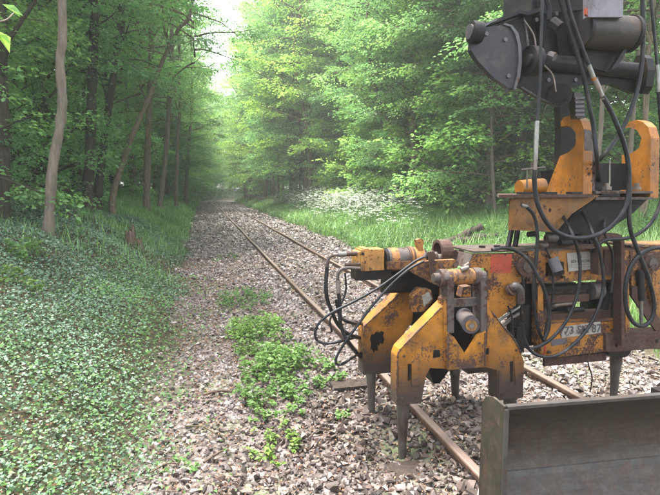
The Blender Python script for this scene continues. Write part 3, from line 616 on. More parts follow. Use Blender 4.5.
# right hand side plate
prism('side_plate', [(630, 250), (680, 247), (684, 300), (676, 330), (660, 335), (646, 308), (632, 296)], UY - 0.006, 0.03, 'yellow_rusty', TU)
prism('brace', [(632, 288), (637, 286), (662, 322), (662, 331), (656, 331), (632, 297)], UY - 0.03, 0.022, 'rust', TU)
prism('brace', [(648, 268), (655, 268), (658, 305), (652, 308)], UY - 0.045, 0.02, 'yellow_rusty', TU)
prism('base_beam', [(606, 334), (680, 330), (680, 350), (650, 349), (610, 352), (606, 351)], UY - 0.03, 0.14, 'rust', TU)
c = PW(657, 341, UY - 0.031); cylp('beam_hole', c + Vector((0, -0.003, 0)), c, 0.016, 'black_oil', TU, bev=0)
prism('foot_block', [(608.5, 352), (632, 349.5), (629, 355), (625, 357.5), (612, 358), (609, 355)], UY - 0.02, 0.16, 'black_oil', TU)
mk_tine(xt(616, 358, UY + .08), UY + 0.08, zt(616, 356, UY + .08) + 0.03, 0.0, 0.060, 0.036)
for xq in (4.45,):
    bm = bmesh.new(); add_box(bm, 4.2, 4.45, UY - 0.02, UY + 0.2, 0.42, 1.4); link('end_plate', fin(bm, 'end_plate', 0.01), 'yellow_rusty', TU); mk_tine(4.32, UY + 0.08, 0.45, 0.0, 0.06, 0.036)
# hanging chain at right
for k_ in range(11):
    c = PW(651.5 + 0.8 * math.sin(k_), 268 + k_ * 4.2, UY - 0.09); bm = bmesh.new(); th = [i * math.pi / 4 for i in range(8)]; ax_ = Vector((1, 0, 0)) if k_ % 2 else Vector((0, 1, 0))
    ring = [c + ax_ * (0.009 * math.cos(t)) + Vector((0, 0, 0.019 * math.sin(t))) for t in th]
    V_, F_ = tube_arrays(ring + [ring[0]], 0.0035, 5); bm.free(); link('chain_link', mesh_np('chain_link', V_, F_, True), 'rust', TU)
# valves, links left of centre
tube('elbow_pipe', [PW(512, 288, UY - .05), PW(516, 286, UY - .07), PW(520, 291, UY - .07), PW(520.5, 303, UY - .06)], 0.034, 'rust_grey', TU)
cylp('pipe_flange', PW(510.5, 290, UY - .03), PW(513, 289, UY - .055), 0.05, 'rust', TU)
tube('link_rod', [PW(497, 322, UY + .05), PW(513, 311, UY + .05), PW(521, 306, UY + .06)], 0.012, 'zinc', TU)
tube('link_rod', [PW(499, 330, UY + .04), PW(512, 318, UY + .05), PW(522, 312, UY + .06)], 0.016, 'worn_steel', TU)
boxp('valve_block', (513, 306), (528, 348), UY + 0.06, UY + 0.14, 'black_oil', TU, 0.01)
boxp('valve_block', (517, 328), (524, 352), UY - 0.0, UY + 0.05, 'black_steel', TU, 0.01)
tube('clamp_band', [PW(543, 338, UY - .1), PW(545, 347, UY - .13), PW(543.5, 356, UY - .1)], 0.009, 'red', TU)
tube('link_rod', [PW(545, 311, UY + .1), PW(556, 305, UY + .05), PW(572, 303, UY + .05)], 0.02, 'worn_steel', TU)
tube('drip_wire', [PW(590, 352, UY - .02), PW(588, 362, UY - .03), PW(592, 378, UY), PW(590, 392, UY)], 0.006, 'rust', TU)

# rotator and mounting head
HY = 3.48
prism('mount_box', [(510, 198.5), (600, 195), (572, 214), (556, 232), (509, 230)], HY, 0.012, 'orange_dull', TU, 0.004)
prism('mount_box', [(514, 199), (599, 196), (571, 214), (556, 231), (514, 229)], HY + 0.014, 0.05, 'orange_dull', TU, 0.004)
c = PW(529, 210, HY); cylp('beam_hole', PW(549.5, 210, HY - .003), PW(549.5, 210, HY + .005), 0.013, 'black_oil', TU, bev=0)
pz = PW(530, 196, HY - 0.06); bm = bmesh.new(); zt_ = pz.z
xr_ = PW(594, 196, HY - .06).x; add_poly(bm, [Vector((PW(499, 196, HY - .06).x, HY - .06, zt_ - .012)), Vector((xr_, HY - .06, zt_ - .012)), Vector((xr_, HY + .5, zt_ - .012)), Vector((PW(497, 196, HY + .5).x, HY + .5, zt_ - .012))], (0, 0, 0.024)); link('mount_plate', fin(bm, 'mount_plate', 0.004), 'rust', TU)
for y_, n_ in ((192.3, 'mount_plate'), (198.5, 'mount_plate')):
    p = PW(600, y_, HY); bm = bmesh.new(); add_box(bm, PW(594.5, y_, HY).x, PW(651, y_, HY).x, HY - 0.02, HY + 0.5, p.z - 0.010, p.z + 0.010); link(n_, fin(bm, n_, 0.003), 'rust_grey', TU)
prism('mount_beam', [(595, 199), (648, 199), (630, 216), (600, 234), (560, 234), (574, 214)], HY + 0.06, 0.4, 'black_oil', TU, 0.004)
# slotted lugs and bolts on the plates
for px_ in (527, 552, 577): c = PW(px_, 192.5, HY - .04); bm = bmesh.new(); add_box(bm, c.x - 0.045, c.x + 0.045, HY - 0.045, HY + 0.03, zt_ + 0.0125, zt_ + 0.03); link('clamp_bar', fin(bm, 'clamp_bar', 0.005), 'black_steel', TU)
for px_ in (607, 636.5):
    c = PW(px_, 191, HY + 0.03); z0 = PW(px_, 190.8, HY).z
    b1 = cylp('bolt', Vector((c.x, HY + .03, z0 + .008)), Vector((c.x, HY + .03, z0 + .034)), 0.037, 'worn_steel', TU, n=6); cylp('bolt_shank', Vector((c.x, HY + .03, z0 + .0345)), Vector((c.x, HY + .03, z0 + .062)), 0.02, 'worn_steel', TU)
cylp('pin', PW(609.5, 184, HY + .02), PW(609.5, 160, HY + .02), 0.007, 'zinc', TU)
cylp('hinge_boss', PW(519, 188, HY + .15), PW(543, 186, HY + .15), 0.062, 'orange', TU)
tube('lock_pin', [PW(521, 170, HY), PW(534, 168.5, HY), PW(545, 167.5, HY)], 0.008, 'rust_grey', TU)
cylp('lock_stem', PW(527, 170, HY), PW(527, 188, HY + .02), 0.006, 'zinc', TU)
# ears: orange hook plates
X1 = 2.93; X2 = 3.57
def ear(X, ox, thick=0.085):
    e = [(583, 193), (583, 128), (581, 121), (576, 117), (570, 115.5), (564, 117), (560.5, 122), (560, 127), (564, 125), (570, 125), (575, 130), (577, 138), (575, 146), (570, 152), (561, 156), (545, 192)]
    return e
e1 = [(583, 194), (583.5, 128), (581, 121), (576, 117), (570, 115.5), (564, 117), (560.5, 122), (561, 127), (566, 125.5), (571, 127), (575, 132), (576.5, 138), (575, 146), (569, 152), (560, 156), (545, 194)]
EYN = PX(583, 150, X1).y
prismx('hook_ear', e1, X1, 0.085, 'orange', TU, 0.005)
e2 = [(650, 198), (651, 138), (648, 127), (643, 122), (636, 120), (629, 122), (624.5, 128), (630, 127.5), (637, 130), (641.5, 138), (639, 148), (632, 153), (622, 155), (620, 198)]
prismx('hook_ear', e2, X2, 0.085, 'orange', TU, 0.005)
prism('ear_edge', [(584, 194), (584.5, 129), (594.5, 131), (595, 194)], PX(583, 150, X1).y - 0.004, 0.0035, 'rust_grey', TU, 0)
boxp('dark_backing', (549, 170), (652, 197), HY + 0.62, HY + 0.66, 'black_oil', TU)
boxp('cross_plate', (594, 163), (628, 190), HY + 0.2, HY + 0.24, 'black_steel', TU)
boxp('cross_plate', (541, 171), (560, 192), HY + 0.56, HY + 0.6, 'black_steel', TU)
# rotator below the mount
cr = PW(568, 238, HY + 0.3)
bm = bmesh.new(); add_cyl(bm, (cr.x, cr.y, zt0 + 0.02), (cr.x, cr.y, zt0 + 0.20), 0.2, 0.17, 24); link('rotator', fin(bm, 'rotator', 0.01, True), 'black_oil', TU)
bm = bmesh.new(); add_cyl(bm, (cr.x, cr.y, zt0 + 0.0145), (cr.x, cr.y, zt0 + 0.05), 0.25, 0.25, 24); link('rotator_ring', fin(bm, 'rotator_ring', 0.005, True), 'rust', TU)
for a, b in (((512, 228), (508, 247)), ((518, 228), (515, 247))): cylp('strut', PW(*a, HY + .4), PW(*b, HY + .35), 0.022, 'black_steel', TU)
cylp('valve_cap', PW(528, 234.5, HY + .1), PW(536, 233.5, HY + .1), 0.022, 'black_steel', TU)

# hoses
def hose(pts, Y, r=0.0145, mat='rubber', name='hose'):
    r *= 0.80
    P = [PW(p[0], p[1], p[2] if len(p) > 2 else Y) for p in pts]; return tube(name, P, r, mat, TU, 8, 10)
hy = HY - 0.22
hose([(544, -60), (542.5, 0), (541, 40), (540, 80), (537, 122)], hy, 0.0135)
f1 = hose([(537, 121), (536.2, 140), (535.5, 160)], hy, 0.021, 'zinc', 'hose_fitting'); hose([(535.5, 158), (535, 172)], hy, 0.017, 'worn_steel', 'hose_fitting')
hose([(535, 170), (534.5, 182), (537, 201), (544, 218), (555, 231), (573, 237.8), (592, 236.5), (609, 228), (622, 213), (628, 196), (629, 172), (625, 147), (614, 118), (607, 104), (602.5, 96)], hy, 0.022)
hose([(603.5, 99), (599, 88)], hy, 0.019, 'zinc', 'hose_fitting'); hose([(599, 89), (594.5, 79.5)], hy, 0.025, 'worn_steel', 'hose_fitting'); hose([(594.5, 80), (593, 77)], hy, 0.020, 'orange', 'hose_fitting'); hose([(593.3, 77.5), (588.5, 65)], hy, 0.022, 'zinc', 'hose_fitting')
hose([(589, 66), (581, 44), (572, 18), (566, -4), (552, -60)], hy, 0.0165)
hose([(548, -60), (560, -2), (568, 25), (576, 50), (584, 78), (589, 104), (594, 130), (597, 160), (599, 180, HY + .2), (600, 194, HY + .3)], hy + 0.03, 0.020)
hose([(643, -60), (642.5, 0), (643, 45), (639, 82), (630, 112), (617, 138), (601, 158), (590, 168, HY + .25), (580, 176, HY + .5)], hy + 0.1, 0.021)
hose([(649, -60), (651, -2), (655, 40), (657, 66)], hy + 0.05, 0.014); hose([(657, 65), (658, 80), (658.5, 92)], hy + 0.05, 0.02, 'zinc', 'hose_fitting')
hose([(658.5, 91), (662, 140), (664, 180), (660, 205), (650, 224), (636, 235), (622, 239), (606, 240), (596, 246)], hy + 0.1, 0.018)
hose([(630, 186), (629, 212), (631, 232), (640, 256), (649, 280), (654, 303), (652, 318), (643, 326), (633, 322), (626.5, 308), (625.5, 288), (630, 268), (641, 254), (655, 248), (676, 248)], hy + 0.02, 0.021)
hose([(521, 205), (527, 207)], hy + .1, 0.017, 'zinc', 'hose_fitting')
hose([(526, 206.5), (533, 214), (537, 228), (537, 250), (534.5, 275), (534, 305), (538, 328), (543.5, 341)], hy + 0.1, 0.017)
hose([(492, 250), (503, 248), (515, 250.5), (527, 259), (536, 273), (545, 292), (549, 312), (548.5, 328), (544, 340)], hy + 0.06, 0.0175)
hose([(553, 205, HY + .2), (561, 213, HY + .05), (573, 236), (579, 256), (580, 275), (576.5, 297), (567, 320), (553, 337), (540, 346), (528, 349)], hy + 0.05, 0.0165)
hose([(574, 205, HY + .2), (583, 213, HY + .05), (593, 234), (600, 254), (603.5, 280), (600, 303), (590, 325), (574, 344), (556, 355.5), (542, 356.5), (531, 351), (524, 338), (522, 322)], hy + 0.02, 0.0165)
hose([(566, 214, HY + .1), (574, 226, HY + .1), (586, 240, HY + .1), (592, 252, HY + .1)], HY + 0.1, 0.018)
hose([(523, 330), (525, 345), (530, 349)], hy + 0.1, 0.016)
hose([(545, 246), (551, 262), (553, 284), (551, 306), (546, 326), (544, 341)], UY - 0.04, 0.011)
hose([(608, 205, HY + .3), (604, 222), (606, 240), (612, 252), (613, 272), (611, 292)], HY + 0.05, 0.013)
hose([(600, 236), (620, 243), (640, 250), (668, 250)], UY + 0.05, 0.014)
hose([(521, 268), (524, 290), (521, 312), (523, 330)], UY - 0.03, 0.012)
hose([(508, 306), (512, 318), (513, 334), (518, 346)], UY - 0.06, 0.010)
ly = MY - 0.1
hose([(357, 253.5), (344, 254)], ly + .02, 0.024, 'rust', 'hose_fitting'); hose([(346, 254), (338, 254.5)], ly + .02, 0.026, 'zinc', 'hose_fitting'); hose([(338, 254.5), (333, 255)], ly + .02, 0.018, 'worn_steel', 'hose_fitting')
hose([(334, 255), (329.5, 257), (327.5, 262), (327, 268)], ly + .02, 0.017, 'rust_grey', 'hose_fitting')
hose([(327, 267), (326, 283), (327, 298), (332, 312), (339, 326), (350, 335), (361, 337.5, 4.1), (372, 336, 4.3)], ly + .02, 0.019)
hose([(360, 264), (345, 265)], ly, 0.017, 'rust', 'hose_fitting'); 
hose([(360, 268.5), (347, 268), (341, 269.5), (338, 274), (337.5, 283)], ly - .02, 0.016, 'rust_grey', 'hose_fitting'); hose([(338, 280), (338.5, 293)], ly - .02, 0.022, 'worn_steel', 'hose_fitting')
hose([(338.5, 292), (340, 306), (340, 320), (343, 332), (352, 347), (362, 358, 4.1), (372, 362, 4.3)], ly - .02, 0.019)
hose([(426, 256), (414, 262), (398, 274), (378, 288), (355, 301), (333, 312), (320, 322), (315, 333), (318, 341), (328, 343.5), (342, 341), (354, 338, 3.95), (364, 336, 4.3)], ly - .12, 0.0125)
hose([(424, 261), (408, 270), (390, 286), (372, 306), (358, 325), (346, 341), (337, 356), (336, 363), (341, 364.5), (352, 358), (362, 352, 4.1), (370, 347, 4.3)], ly - .14, 0.0125)
hose([(345, 273), (346, 288), (343, 300), (336, 311), (330, 320), (332, 332)], ly + .08, 0.010)
hose([(336, 300), (340, 316), (350, 322.5), (362, 323.5, 4.05), (374, 320, 4.4)], ly + .08, 0.015)
cylp('hose_fitting', PW(424, 257.5, ly - .12), PW(427, 253, ly - .12), 0.016, 'rust_grey', TU)

# ------------------------------------------------------------ excavator arm end
EX = thing('excavator_arm', (3.0, 3.4, 2.3), 'black excavator stick end with linkage plates and pins holding the yellow unit', 'excavator arm')
EY = 3.42
XL = PW(500, 60, EY).x
LX = PW(519, 60, EY).x
prism('linkage_plate', [(478, 29), (492, 26), (503, 25), (510, 27), (515, 34), (518, 46), (518.5, 60), (517, 76), (513.5, 88), (509, 88), (494, 78), (478, 61), (471, 50), (472, 38)], EY, 0.05, 'black_plate', EX, 0.008)
prism('linkage_highlight_rim', [(505, 23), (512, 25), (518.5, 33), (521.5, 48), (522, 62), (520, 78), (515.5, 90), (513.8, 88.5), (517.3, 76), (518.8, 60), (518.3, 46), (515.3, 34), (510.5, 26.5), (504, 24.7)], EY - 0.015, 0.12, 'black_edge', EX, 0.003)  # right rim painted paler to carry the highlight
pb = PW(474.5, 32, EY - 0.02); cylp('pin_boss', pb + Vector((-0.03, 0, 0.0)), pb + Vector((0.045, 0, 0)), 0.074, 'black_steel', EX, None, 24)
cylp('pin_cap', pb + Vector((-0.045, 0, 0)), pb + Vector((-0.0305, 0, 0)), 0.05, 'black_edge', EX, None, 20)
prism('highlight_strip', [(479, 27), (491, 20.5), (497, 18.5), (497, 20.5), (491, 23), (482, 28.5)], EY - 0.03, 0.05, 'black_edge', EX, 0.003)  # highlight along the plate's top edge, added as a paler strip
prism('link_web', [(478, 27), (489, 23), (519, 12.5), (523, 13), (527, 30), (529, 48), (526, 60), (521, 56), (519, 40), (514, 28), (506, 24.5)], EY + 0.07, 0.22, 'black_oil', EX, 0.006)
prism('link_flange', [(476, 26), (489, 21.5), (520, 10), (528, 11.5), (541, 7), (541, 11), (528, 15), (520, 13.6), (490, 25), (477, 29)], EY + 0.0, 0.14, 'black_steel', EX, 0.006)
prism('stick', [(533, -55), (600, -55), (600, 8), (560, 12), (531, 14), (532, 0)], EY + 0.12, 0.38, 'black_steel', EX, 0.015)
prism('stick', [(523, 12), (560, 8), (590, 10), (590, 62), (560, 70), (528, 62)], EY + 0.16, 0.30, 'black_oil', EX, 0.015)
bb = PW(528, 61, EY + 0.0); cylp('link_boss', bb, bb + Vector((0.07, 0, 0)), 0.108, 'black_steel', EX, None, 28)
cylp('pin_head', bb + Vector((-0.03, -0.03, 0.0)), bb + Vector((-0.0005, -0.03, 0)), 0.04, 'black_steel', EX, None, 16)
q0 = PW(541, 62, EY + 0.10); q1 = PW(640, 62, EY + 0.10); q1.z = q0.z - 0.02
cylp('pin_tube', q0, q1, 0.062, 'black_steel', EX, None, 22)
prismx('pin_disc', [(636, 56), (642, 54.5), (646, 58), (648, 70), (646, 86), (641, 94), (635, 92), (632, 80), (632, 66)], q1.x - 0.02, 0.07, 'black_oil', EX, 0.01)
s0 = PW(583, 30, EY - 0.02); s1 = PW(633, 31, EY - 0.02); s1.z = s0.z
cylp('stick_tube', s0, s1, 0.128, 'worn_dark', EX, None, 30) if False else None
cylp('stick_tube', s0, s1, 0.125, 'worn_dark', EX, None, 30)
for a, b in ((580, 583), (628.5, 631.5)): cylp('tube_collar', Vector((PW(a, 30, EY - .02).x, s0.y, s0.z)), Vector((PW(b, 30, EY - .02).x, s0.y, s0.z)), 0.135, 'black_steel', EX, None, 30)
prism('tip_link', [(588, -55), (624, -55), (623, 17), (588, 17)], EY - 0.165, 0.05, 'lilac', EX, 0.004)
prism('tip_link', [(585.8, 8), (588, 8), (588, 16), (585.8, 14)], EY - 0.163, 0.02, 'red_dark', EX, 0.002)
prism('tip_plate', [(588, 42), (634, 40), (622, 58), (608, 72), (584, 66)], EY + 0.03, 0.05, 'black_oil', EX, 0.006)
prism('tip_plate', [(630, 20), (636, 22), (637, 34), (618, 66), (611, 70), (630, 40)], EY - 0.05, 0.04, 'black_steel', EX, 0.006)
prism('coupler_plate', [(518, 72), (640, 70), (640, 86), (634, 93), (612, 84), (586, 84), (570, 88), (572, 100), (566, 106), (558, 106), (540, 98), (520, 86), (512, 84)], EY + 0.12, 0.05, 'black_oil', EX, 0.01)
cylp('coupler_boss', PW(560, 95, EY + 0.11), PW(559.5, 95, EY + 0.06), 0.088, 'black_steel', EX, None, 24)
cylp('coupler_cap', PW(559.5, 95, EY + 0.059), PW(559.5, 95, EY + 0.045), 0.05, 'black_oil', EX, None, 20)
prism('hook_link', [(563, 92), (572, 90), (575, 110), (576, 150), (572, 168), (560, 168), (561, 130), (560, 104)], EY + 0.45, 0.08, 'black_oil', EX, 0.01)
pts_ = [(574, 92), (582, 93), (585, 104), (585, 118), (577, 118), (575, 104)]
prism('wear_block', pts_, EY + 0.10, 0.07, 'worn_dark', EX, 0.006)
for k_ in range(5): y_ = 97 + k_ * 4.2; prism('wear_rib', [(575.5, y_), (584.5, y_ - .4), (584.8, y_ + 2), (575.7, y_ + 2.4)], EY + 0.09, 0.0095, 'grey_rod', EX, 0.002)
cylp('valve_nut', PW(551, 22, EY + .02), PW(559, 28, EY - .02), 0.045, 'black_steel', EX, None, 8)
cylp('valve_nut', PW(549, 55, EY + .02), PW(555, 57, EY - .02), 0.03, 'grey_rod', EX, None, 8)
prism('rib_plate', [(537, 0), (541, 0), (549, 40), (552, 64), (547, 64), (543, 40)], EY + 0.10, 0.055, 'black_steel', EX, 0.004)
tube('small_pipe', [PW(545, -4, EY + .05), PW(549, 8, EY + .05), PW(549, 20, EY + .05)], 0.018, 'black_steel', EX)

weld([(523, 14), (526, 30), (528, 46)], EY + .07, .008, EX, 'black_edge'); weld([(490, 26), (505, 22), (520, 16)], EY + .068, .007, EX, 'black_edge'); weld([(521, 87), (540, 98), (556, 105)], EY + .119, .007, EX, 'black_edge'); weld([(545, 70), (580, 69.5), (630, 70)], EY + .118, .008, EX, 'black_edge')
for q in ((486, 34), (505, 40), (508, 76), (548, 80), (575, 80), (596, 79), (536, 20), (556, 14), (572, 22), (540, 50)):
    c = PW(*q, EY - 0.002 if q[0] < 515 else EY + 0.118 if q[1] > 60 else EY + 0.12); cylp('bolt', c + Vector((0, -0.012, 0)), c + Vector((0, 0.03, 0)), 0.016, 'black_edge', EX, None, 6, 0)
prism('gusset', [(556, 30), (578, 34), (578, 58), (560, 60)], EY + 0.13, 0.028, 'black_steel', EX, 0.004)
tube('grease_pipe', [PW(524, 20, EY + .05), PW(534, 36, EY + .04), (PW(538, 58, EY + .04)), PW(552, 74, EY + .06), PW(556, 92, EY + .05)], 0.007, 'worn_steel', EX)

# ------------------------------------------------------------ dozer blade
BL = thing('dozer_blade', (1.9, 2.2, 0.15), 'dark curved dozer blade standing on the rail in the near right corner', 'dozer blade')
A0 = Vector((1.464, 2.189, 0)); dirb = (Vector((2.34, 2.126, 0)) - A0).normalized(); backb = Vector((-dirb.y, dirb.x, 0))
Lb = 2.3; prof_b = []
for i in range(15):
    t = i / 14; z = 0.90 - t * 0.62; dd = 0.015 + 0.17 * math.sin(math.pi * min(1, t * 1.02)) ** 0.85
    prof_b.append((dd, z))
bm = bmesh.new(); rows = []
for s_ in np.linspace(0, Lb, 12):
    f_ = [bm.verts.new(A0 + dirb * s_ + backb * d + Vector((0, 0, z))) for d, z in prof_b]; b_ = [bm.verts.new(A0 + dirb * s_ + backb * (d + 0.018) + Vector((0, 0, z))) for d, z in prof_b]; rows.append((f_, b_))
for (f0_, b0_), (f1_, b1_) in zip(rows[:-1], rows[1:]):
    for i in range(14):
        bm.faces.new((f0_[i], f1_[i], f1_[i + 1], f0_[i + 1])); bm.faces.new((b0_[i], b0_[i + 1], b1_[i + 1], b1_[i]))
    bm.faces.new((f0_[0], b0_[0], b1_[0], f1_[0])); bm.faces.new((f0_[14], f1_[14], b1_[14], b0_[14]))
link('moldboard', fin(bm, 'moldboard', 0, True), 'blade', BL)
bm = bmesh.new()
for s_, e_ in ((0, Lb),): 
    a_ = A0 + backb * -0.012 + Vector((0, 0, 0.9)); q_ = [a_, a_ + backb * 0.034, a_ + backb * 0.034 + Vector((0, 0, 0.016)), a_ + Vector((0, 0, 0.016))]; add_poly(bm, q_, dirb * Lb)
link('top_rail', fin(bm, 'top_rail', 0.004), 'blade_edge', BL)
for s_ in (-0.016, Lb + 0.002):
    o_ = A0 + dirb * s_; bm = bmesh.new(); pr = [(0.0, 0.915), (0.12, 0.915), (0.20, 0.885), (0.235, 0.82), (0.24, 0.2), (0.0, 0.17), (-0.004, 0.5)]
    add_poly(bm, [o_ + backb * d + Vector((0, 0, z)) for d, z in pr], dirb * 0.014); link('end_plate', fin(bm, 'end_plate', 0.003), 'blade_olive', BL)
    bm = bmesh.new(); add_poly(bm, [o_ + backb * d + Vector((0, 0, z)) for d, z in [(-0.012, 0.17), (-0.0005, 0.17), (-0.0005, 0.9), (-0.012, 0.9)]], dirb * 0.022); link('end_bar', fin(bm, 'end_bar', 0.003), 'blade_edge', BL)
# cutting edge: forward sloping strip below a proud lip
bm = bmesh.new(); a_ = A0 + Vector((0, 0, 0)); add_poly(bm, [a_ + backb * d + Vector((0, 0, z)) for d, z in [(0.178, 0.47), (0.165, 0.48), (0.15, 0.47), (0.03, 0.15), (0.05, 0.142)]], dirb * Lb); link('cutting_edge', fin(bm, 'cutting_edge', 0.003), 'blade_edge', BL)
for k_ in range(2):
    o_ = A0 + dirb * (1.2 + k_ * 0.7) + backb * 0.21; bm = bmesh.new(); add_box(bm, o_.x - .05, o_.x + .05, o_.y, o_.y + .14, .25, .8); link('stiffener', fin(bm, 'stiffener', 0.01), 'black_steel', BL)

# ------------------------------------------------------------ tree crowns (shared meshes) and trunks
def branch_path(o, d, L, n=6, up=0.0, wig=0.12):
    P = [np.array(o, float)]; d = np.array(d, float)
    for k in range(n):
        d = unit(d + rng.normal(0, wig, 3) + np.array([0, 0, up])); P.append(P[-1] + d * L / n)
    return np.array(P)
def make_crown(name, H, z0, Rm_, nlimb, nspray, leafL, kind, leafmat, barkmat, per=24):
    B = []; sp_o = []; sp_d = []
    for i in range(nlimb):
        t = (i + rng.random()) / nlimb; h = z0 + (H - z0) * t
        az = i * 2.4 + rng.normal(0, 0.4)
        shape = math.sin(math.pi * min(1, 0.22 + 0.72 * t)) ** 0.7 if kind != 'bush' else (1 - t * 0.5)
        L = Rm_ * shape * rng.uniform(0.75, 1.15); el = 0.12 + 0.7 * t + rng.normal(0, 0.12)
        d = (math.cos(az) * math.cos(el), math.sin(az) * math.cos(el), math.sin(el))
        P = branch_path((0.02 * math.cos(az), 0.02 * math.sin(az), h), d, L, 6, -0.02 + 0.03 * t)
        r0 = 0.012 + 0.013 * L; B.append(tube_arrays(P, np.linspace(r0, 0.005, len(P)), 5))
        m = max(3, int(nspray / nlimb)); 
        for s in range(m):
            u = 0.25 + 0.75 * rng.random() ** 0.7; k = min(5, int(u * 6)); p = P[k] + (P[k + 1] - P[k]) * (u * 6 - k)
            side = unit(np.cross(P[k + 1] - P[k], [0, 0, 1])) * rng.choice([-1, 1]); dd = unit(P[k + 1] - P[k]) * rng.uniform(0.3, 1) + side * rng.uniform(0.2, 1.2); dd[2] *= 0.4; dd = unit(dd + np.array([0, 0, rng.normal(0.02, 0.15)]))
            l2 = rng.uniform(0.2, 0.9) * (0.35 if kind == 'bush' else 1)
            e = p + dd * l2 + np.array([0, 0, -0.05]); B.append(tube_arrays(np.array([p, (p + e) / 2 + [0, 0, .03], e]), [0.007, 0.005, 0.003], 3))
            sp_o.append(e - dd * l2 * 0.4); sp_d.append(dd)
    O = np.array(sp_o); D = np.array(sp_d); n = len(O)
    Ls = rng.uniform(0.55, 1.15, n) * (0.7 if kind == 'bush' else 1); t = rng.random((n, per)); lat = (rng.random((n, per)) - 0.5)
    Sd = unit(np.cross(D, [0, 0, 1]))
    p = O[:, None] + D[:, None] * (t * Ls[:, None])[..., None] + Sd[:, None] * (lat * (1.05 - t * 0.6) * Ls[:, None] * 0.85)[..., None]
    p[..., 2] += -0.22 * (t ** 2) * Ls[:, None] - 0.18 * (lat ** 2) * 2 + rng.normal(0, 0.035, (n, per))
    ld = D[:, None] * 0.7 + Sd[:, None] * (np.sign(lat) * rng.uniform(0.3, 1.1, (n, per)))[..., None] + rng.normal(0, 0.25, (n, per, 3)); ld[..., 2] -= 0.18
    nn = np.zeros((n, per, 3)); nn[..., 2] = 1; nn += rng.normal(0, 0.38, (n, per, 3)); 
    pp = p.reshape(-1, 3); LL = leafL * rng.uniform(0.65, 1.2, len(pp))
    LV, LF = leaves(pp, ld.reshape(-1, 3), nn.reshape(-1, 3), LL, LL * rng.uniform(0.55, 0.75, len(pp)))
    BV, BF = cat(B); BT = np.concatenate([BF[:, [0, 1, 2]], BF[:, [0, 2, 3]]])
    V_ = np.concatenate([LV, BV]); F_ = np.concatenate([LF, BT + len(LV)])
    return mesh_np(name, V_, F_, False, [leafmat, barkmat], np.concatenate([np.zeros(len(LF)), np.ones(len(BT))]))
CR = {'high': [], 'full': [], 'bush': [], 'dark': [], 'bright': [], 'bushdark': [], 'bushbright': []}
for k in range(3): CR['high'].append(make_crown('crown', 16, 5.0 + k * 0.5, 3.9, 34, 620, 0.125, 'high', 'leaf', 'bark', 26))
for k in range(3): CR['full'].append(make_crown('crown', 14, 1.4, 3.3, 42, 760, 0.115, 'full', 'leaf', 'bark', 26))
for k in range(2): CR['bright'].append(make_crown('crown', 12, 1.8, 3.0, 36, 620, 0.12, 'full', 'leaf_bright', 'bark', 26))
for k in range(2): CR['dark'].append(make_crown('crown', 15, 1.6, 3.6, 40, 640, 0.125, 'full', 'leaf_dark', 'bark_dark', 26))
for k in range(2): CR['bush'].append(make_crown('foliage', 3.4, 0.25, 1.5, 22, 190, 0.085, 'bush', 'leaf', 'bark', 26))
for k in range(2): CR['bushbright'].append(make_crown('foliage', 3.6, 0.2, 1.7, 26, 260, 0.10, 'bush', 'leaf_bright', 'bark', 26)); CR['bushdark'].append(make_crown('foliage', 3.4, 0.25, 1.6, 22, 190, 0.09, 'bush', 'leaf_dark', 'bark_dark', 26))

def trunk_mesh(path, r0, r1, ns=12, forks=3, H=None, flare=1.35):
    P = spline(path, 6); n = len(P); t = np.linspace(0, 1, n); rad = r0 + (r1 - r0) * t ** 0.8; rad = rad * (1 + (flare - 1) * np.exp(-t * 22)) * (1 + 0.06 * rng.normal(size=n))
    parts = [tube_arrays(P, rad, ns)]
    for _ in range(forks):
        k = int(n * rng.uniform(0.35, 0.85)); az = rng.uniform(0, 6.28); d = (math.cos(az) * .6, math.sin(az) * .6, 0.8); Q = branch_path(tuple(P[k]), d, rng.uniform(1.2, 3.0), 6, 0.03, 0.15)
        parts.append(tube_arrays(Q, np.linspace(rad[k] * 0.55, 0.012, len(Q)), 7))
    V_, F_ = cat(parts); return mesh_np('trunk', V_, F_, True)
TR = []
for k in range(6):
    H_ = 14; pth = [(0, 0, -0.4)]; x = y = 0
    for z in np.linspace(1.2, H_, 7): x += rng.normal(0, 0.16); y += rng.normal(0, 0.16); pth.append((x, y, z))
    m_ = trunk_mesh(pth, rng.uniform(0.13, 0.2), 0.03, 10, 4); TR.append(m_)
TRd = []
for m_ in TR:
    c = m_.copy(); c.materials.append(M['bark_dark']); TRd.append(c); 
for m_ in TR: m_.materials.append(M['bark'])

def place_tree(x, y, kind, s=1.0, label=None, group=None, dark=False, trunk=None, name='tree', lab=None, crown_off=(0, 0, 0), rz=None, nocrown=False):
    z = float(ground_z(x, y)) - 0.05; t = thing(name, (x, y, z), label, 'tree', group)
    rz = rng.uniform(0, 6.28) if rz is None else rz
    if trunk is None:
        o = bpy.data.objects.new('trunk', (TRd if dark else TR)[rng.integers(0, 6)]); COL.objects.link(o); o.parent = t; o.scale = (s * rng.uniform(.7, 1.2),) * 2 + (s,); o.rotation_euler[2] = rng.uniform(0, 6.28)
    else:
        path, r0, r1, mat, forks = trunk; o = link('trunk', trunk_mesh(path, r0, r1, 14, forks), mat, t, False)
    if not nocrown:
        c = bpy.data.objects.new('crown', CR[kind][rng.integers(0, len(CR[kind]))]); COL.objects.link(c); c.parent = t
        c.scale = (s * rng.uniform(.9, 1.15), s * rng.uniform(.9, 1.15), s * rng.uniform(.92, 1.1)); c.rotation_euler[2] = rz; c.location = crown_off
    return t

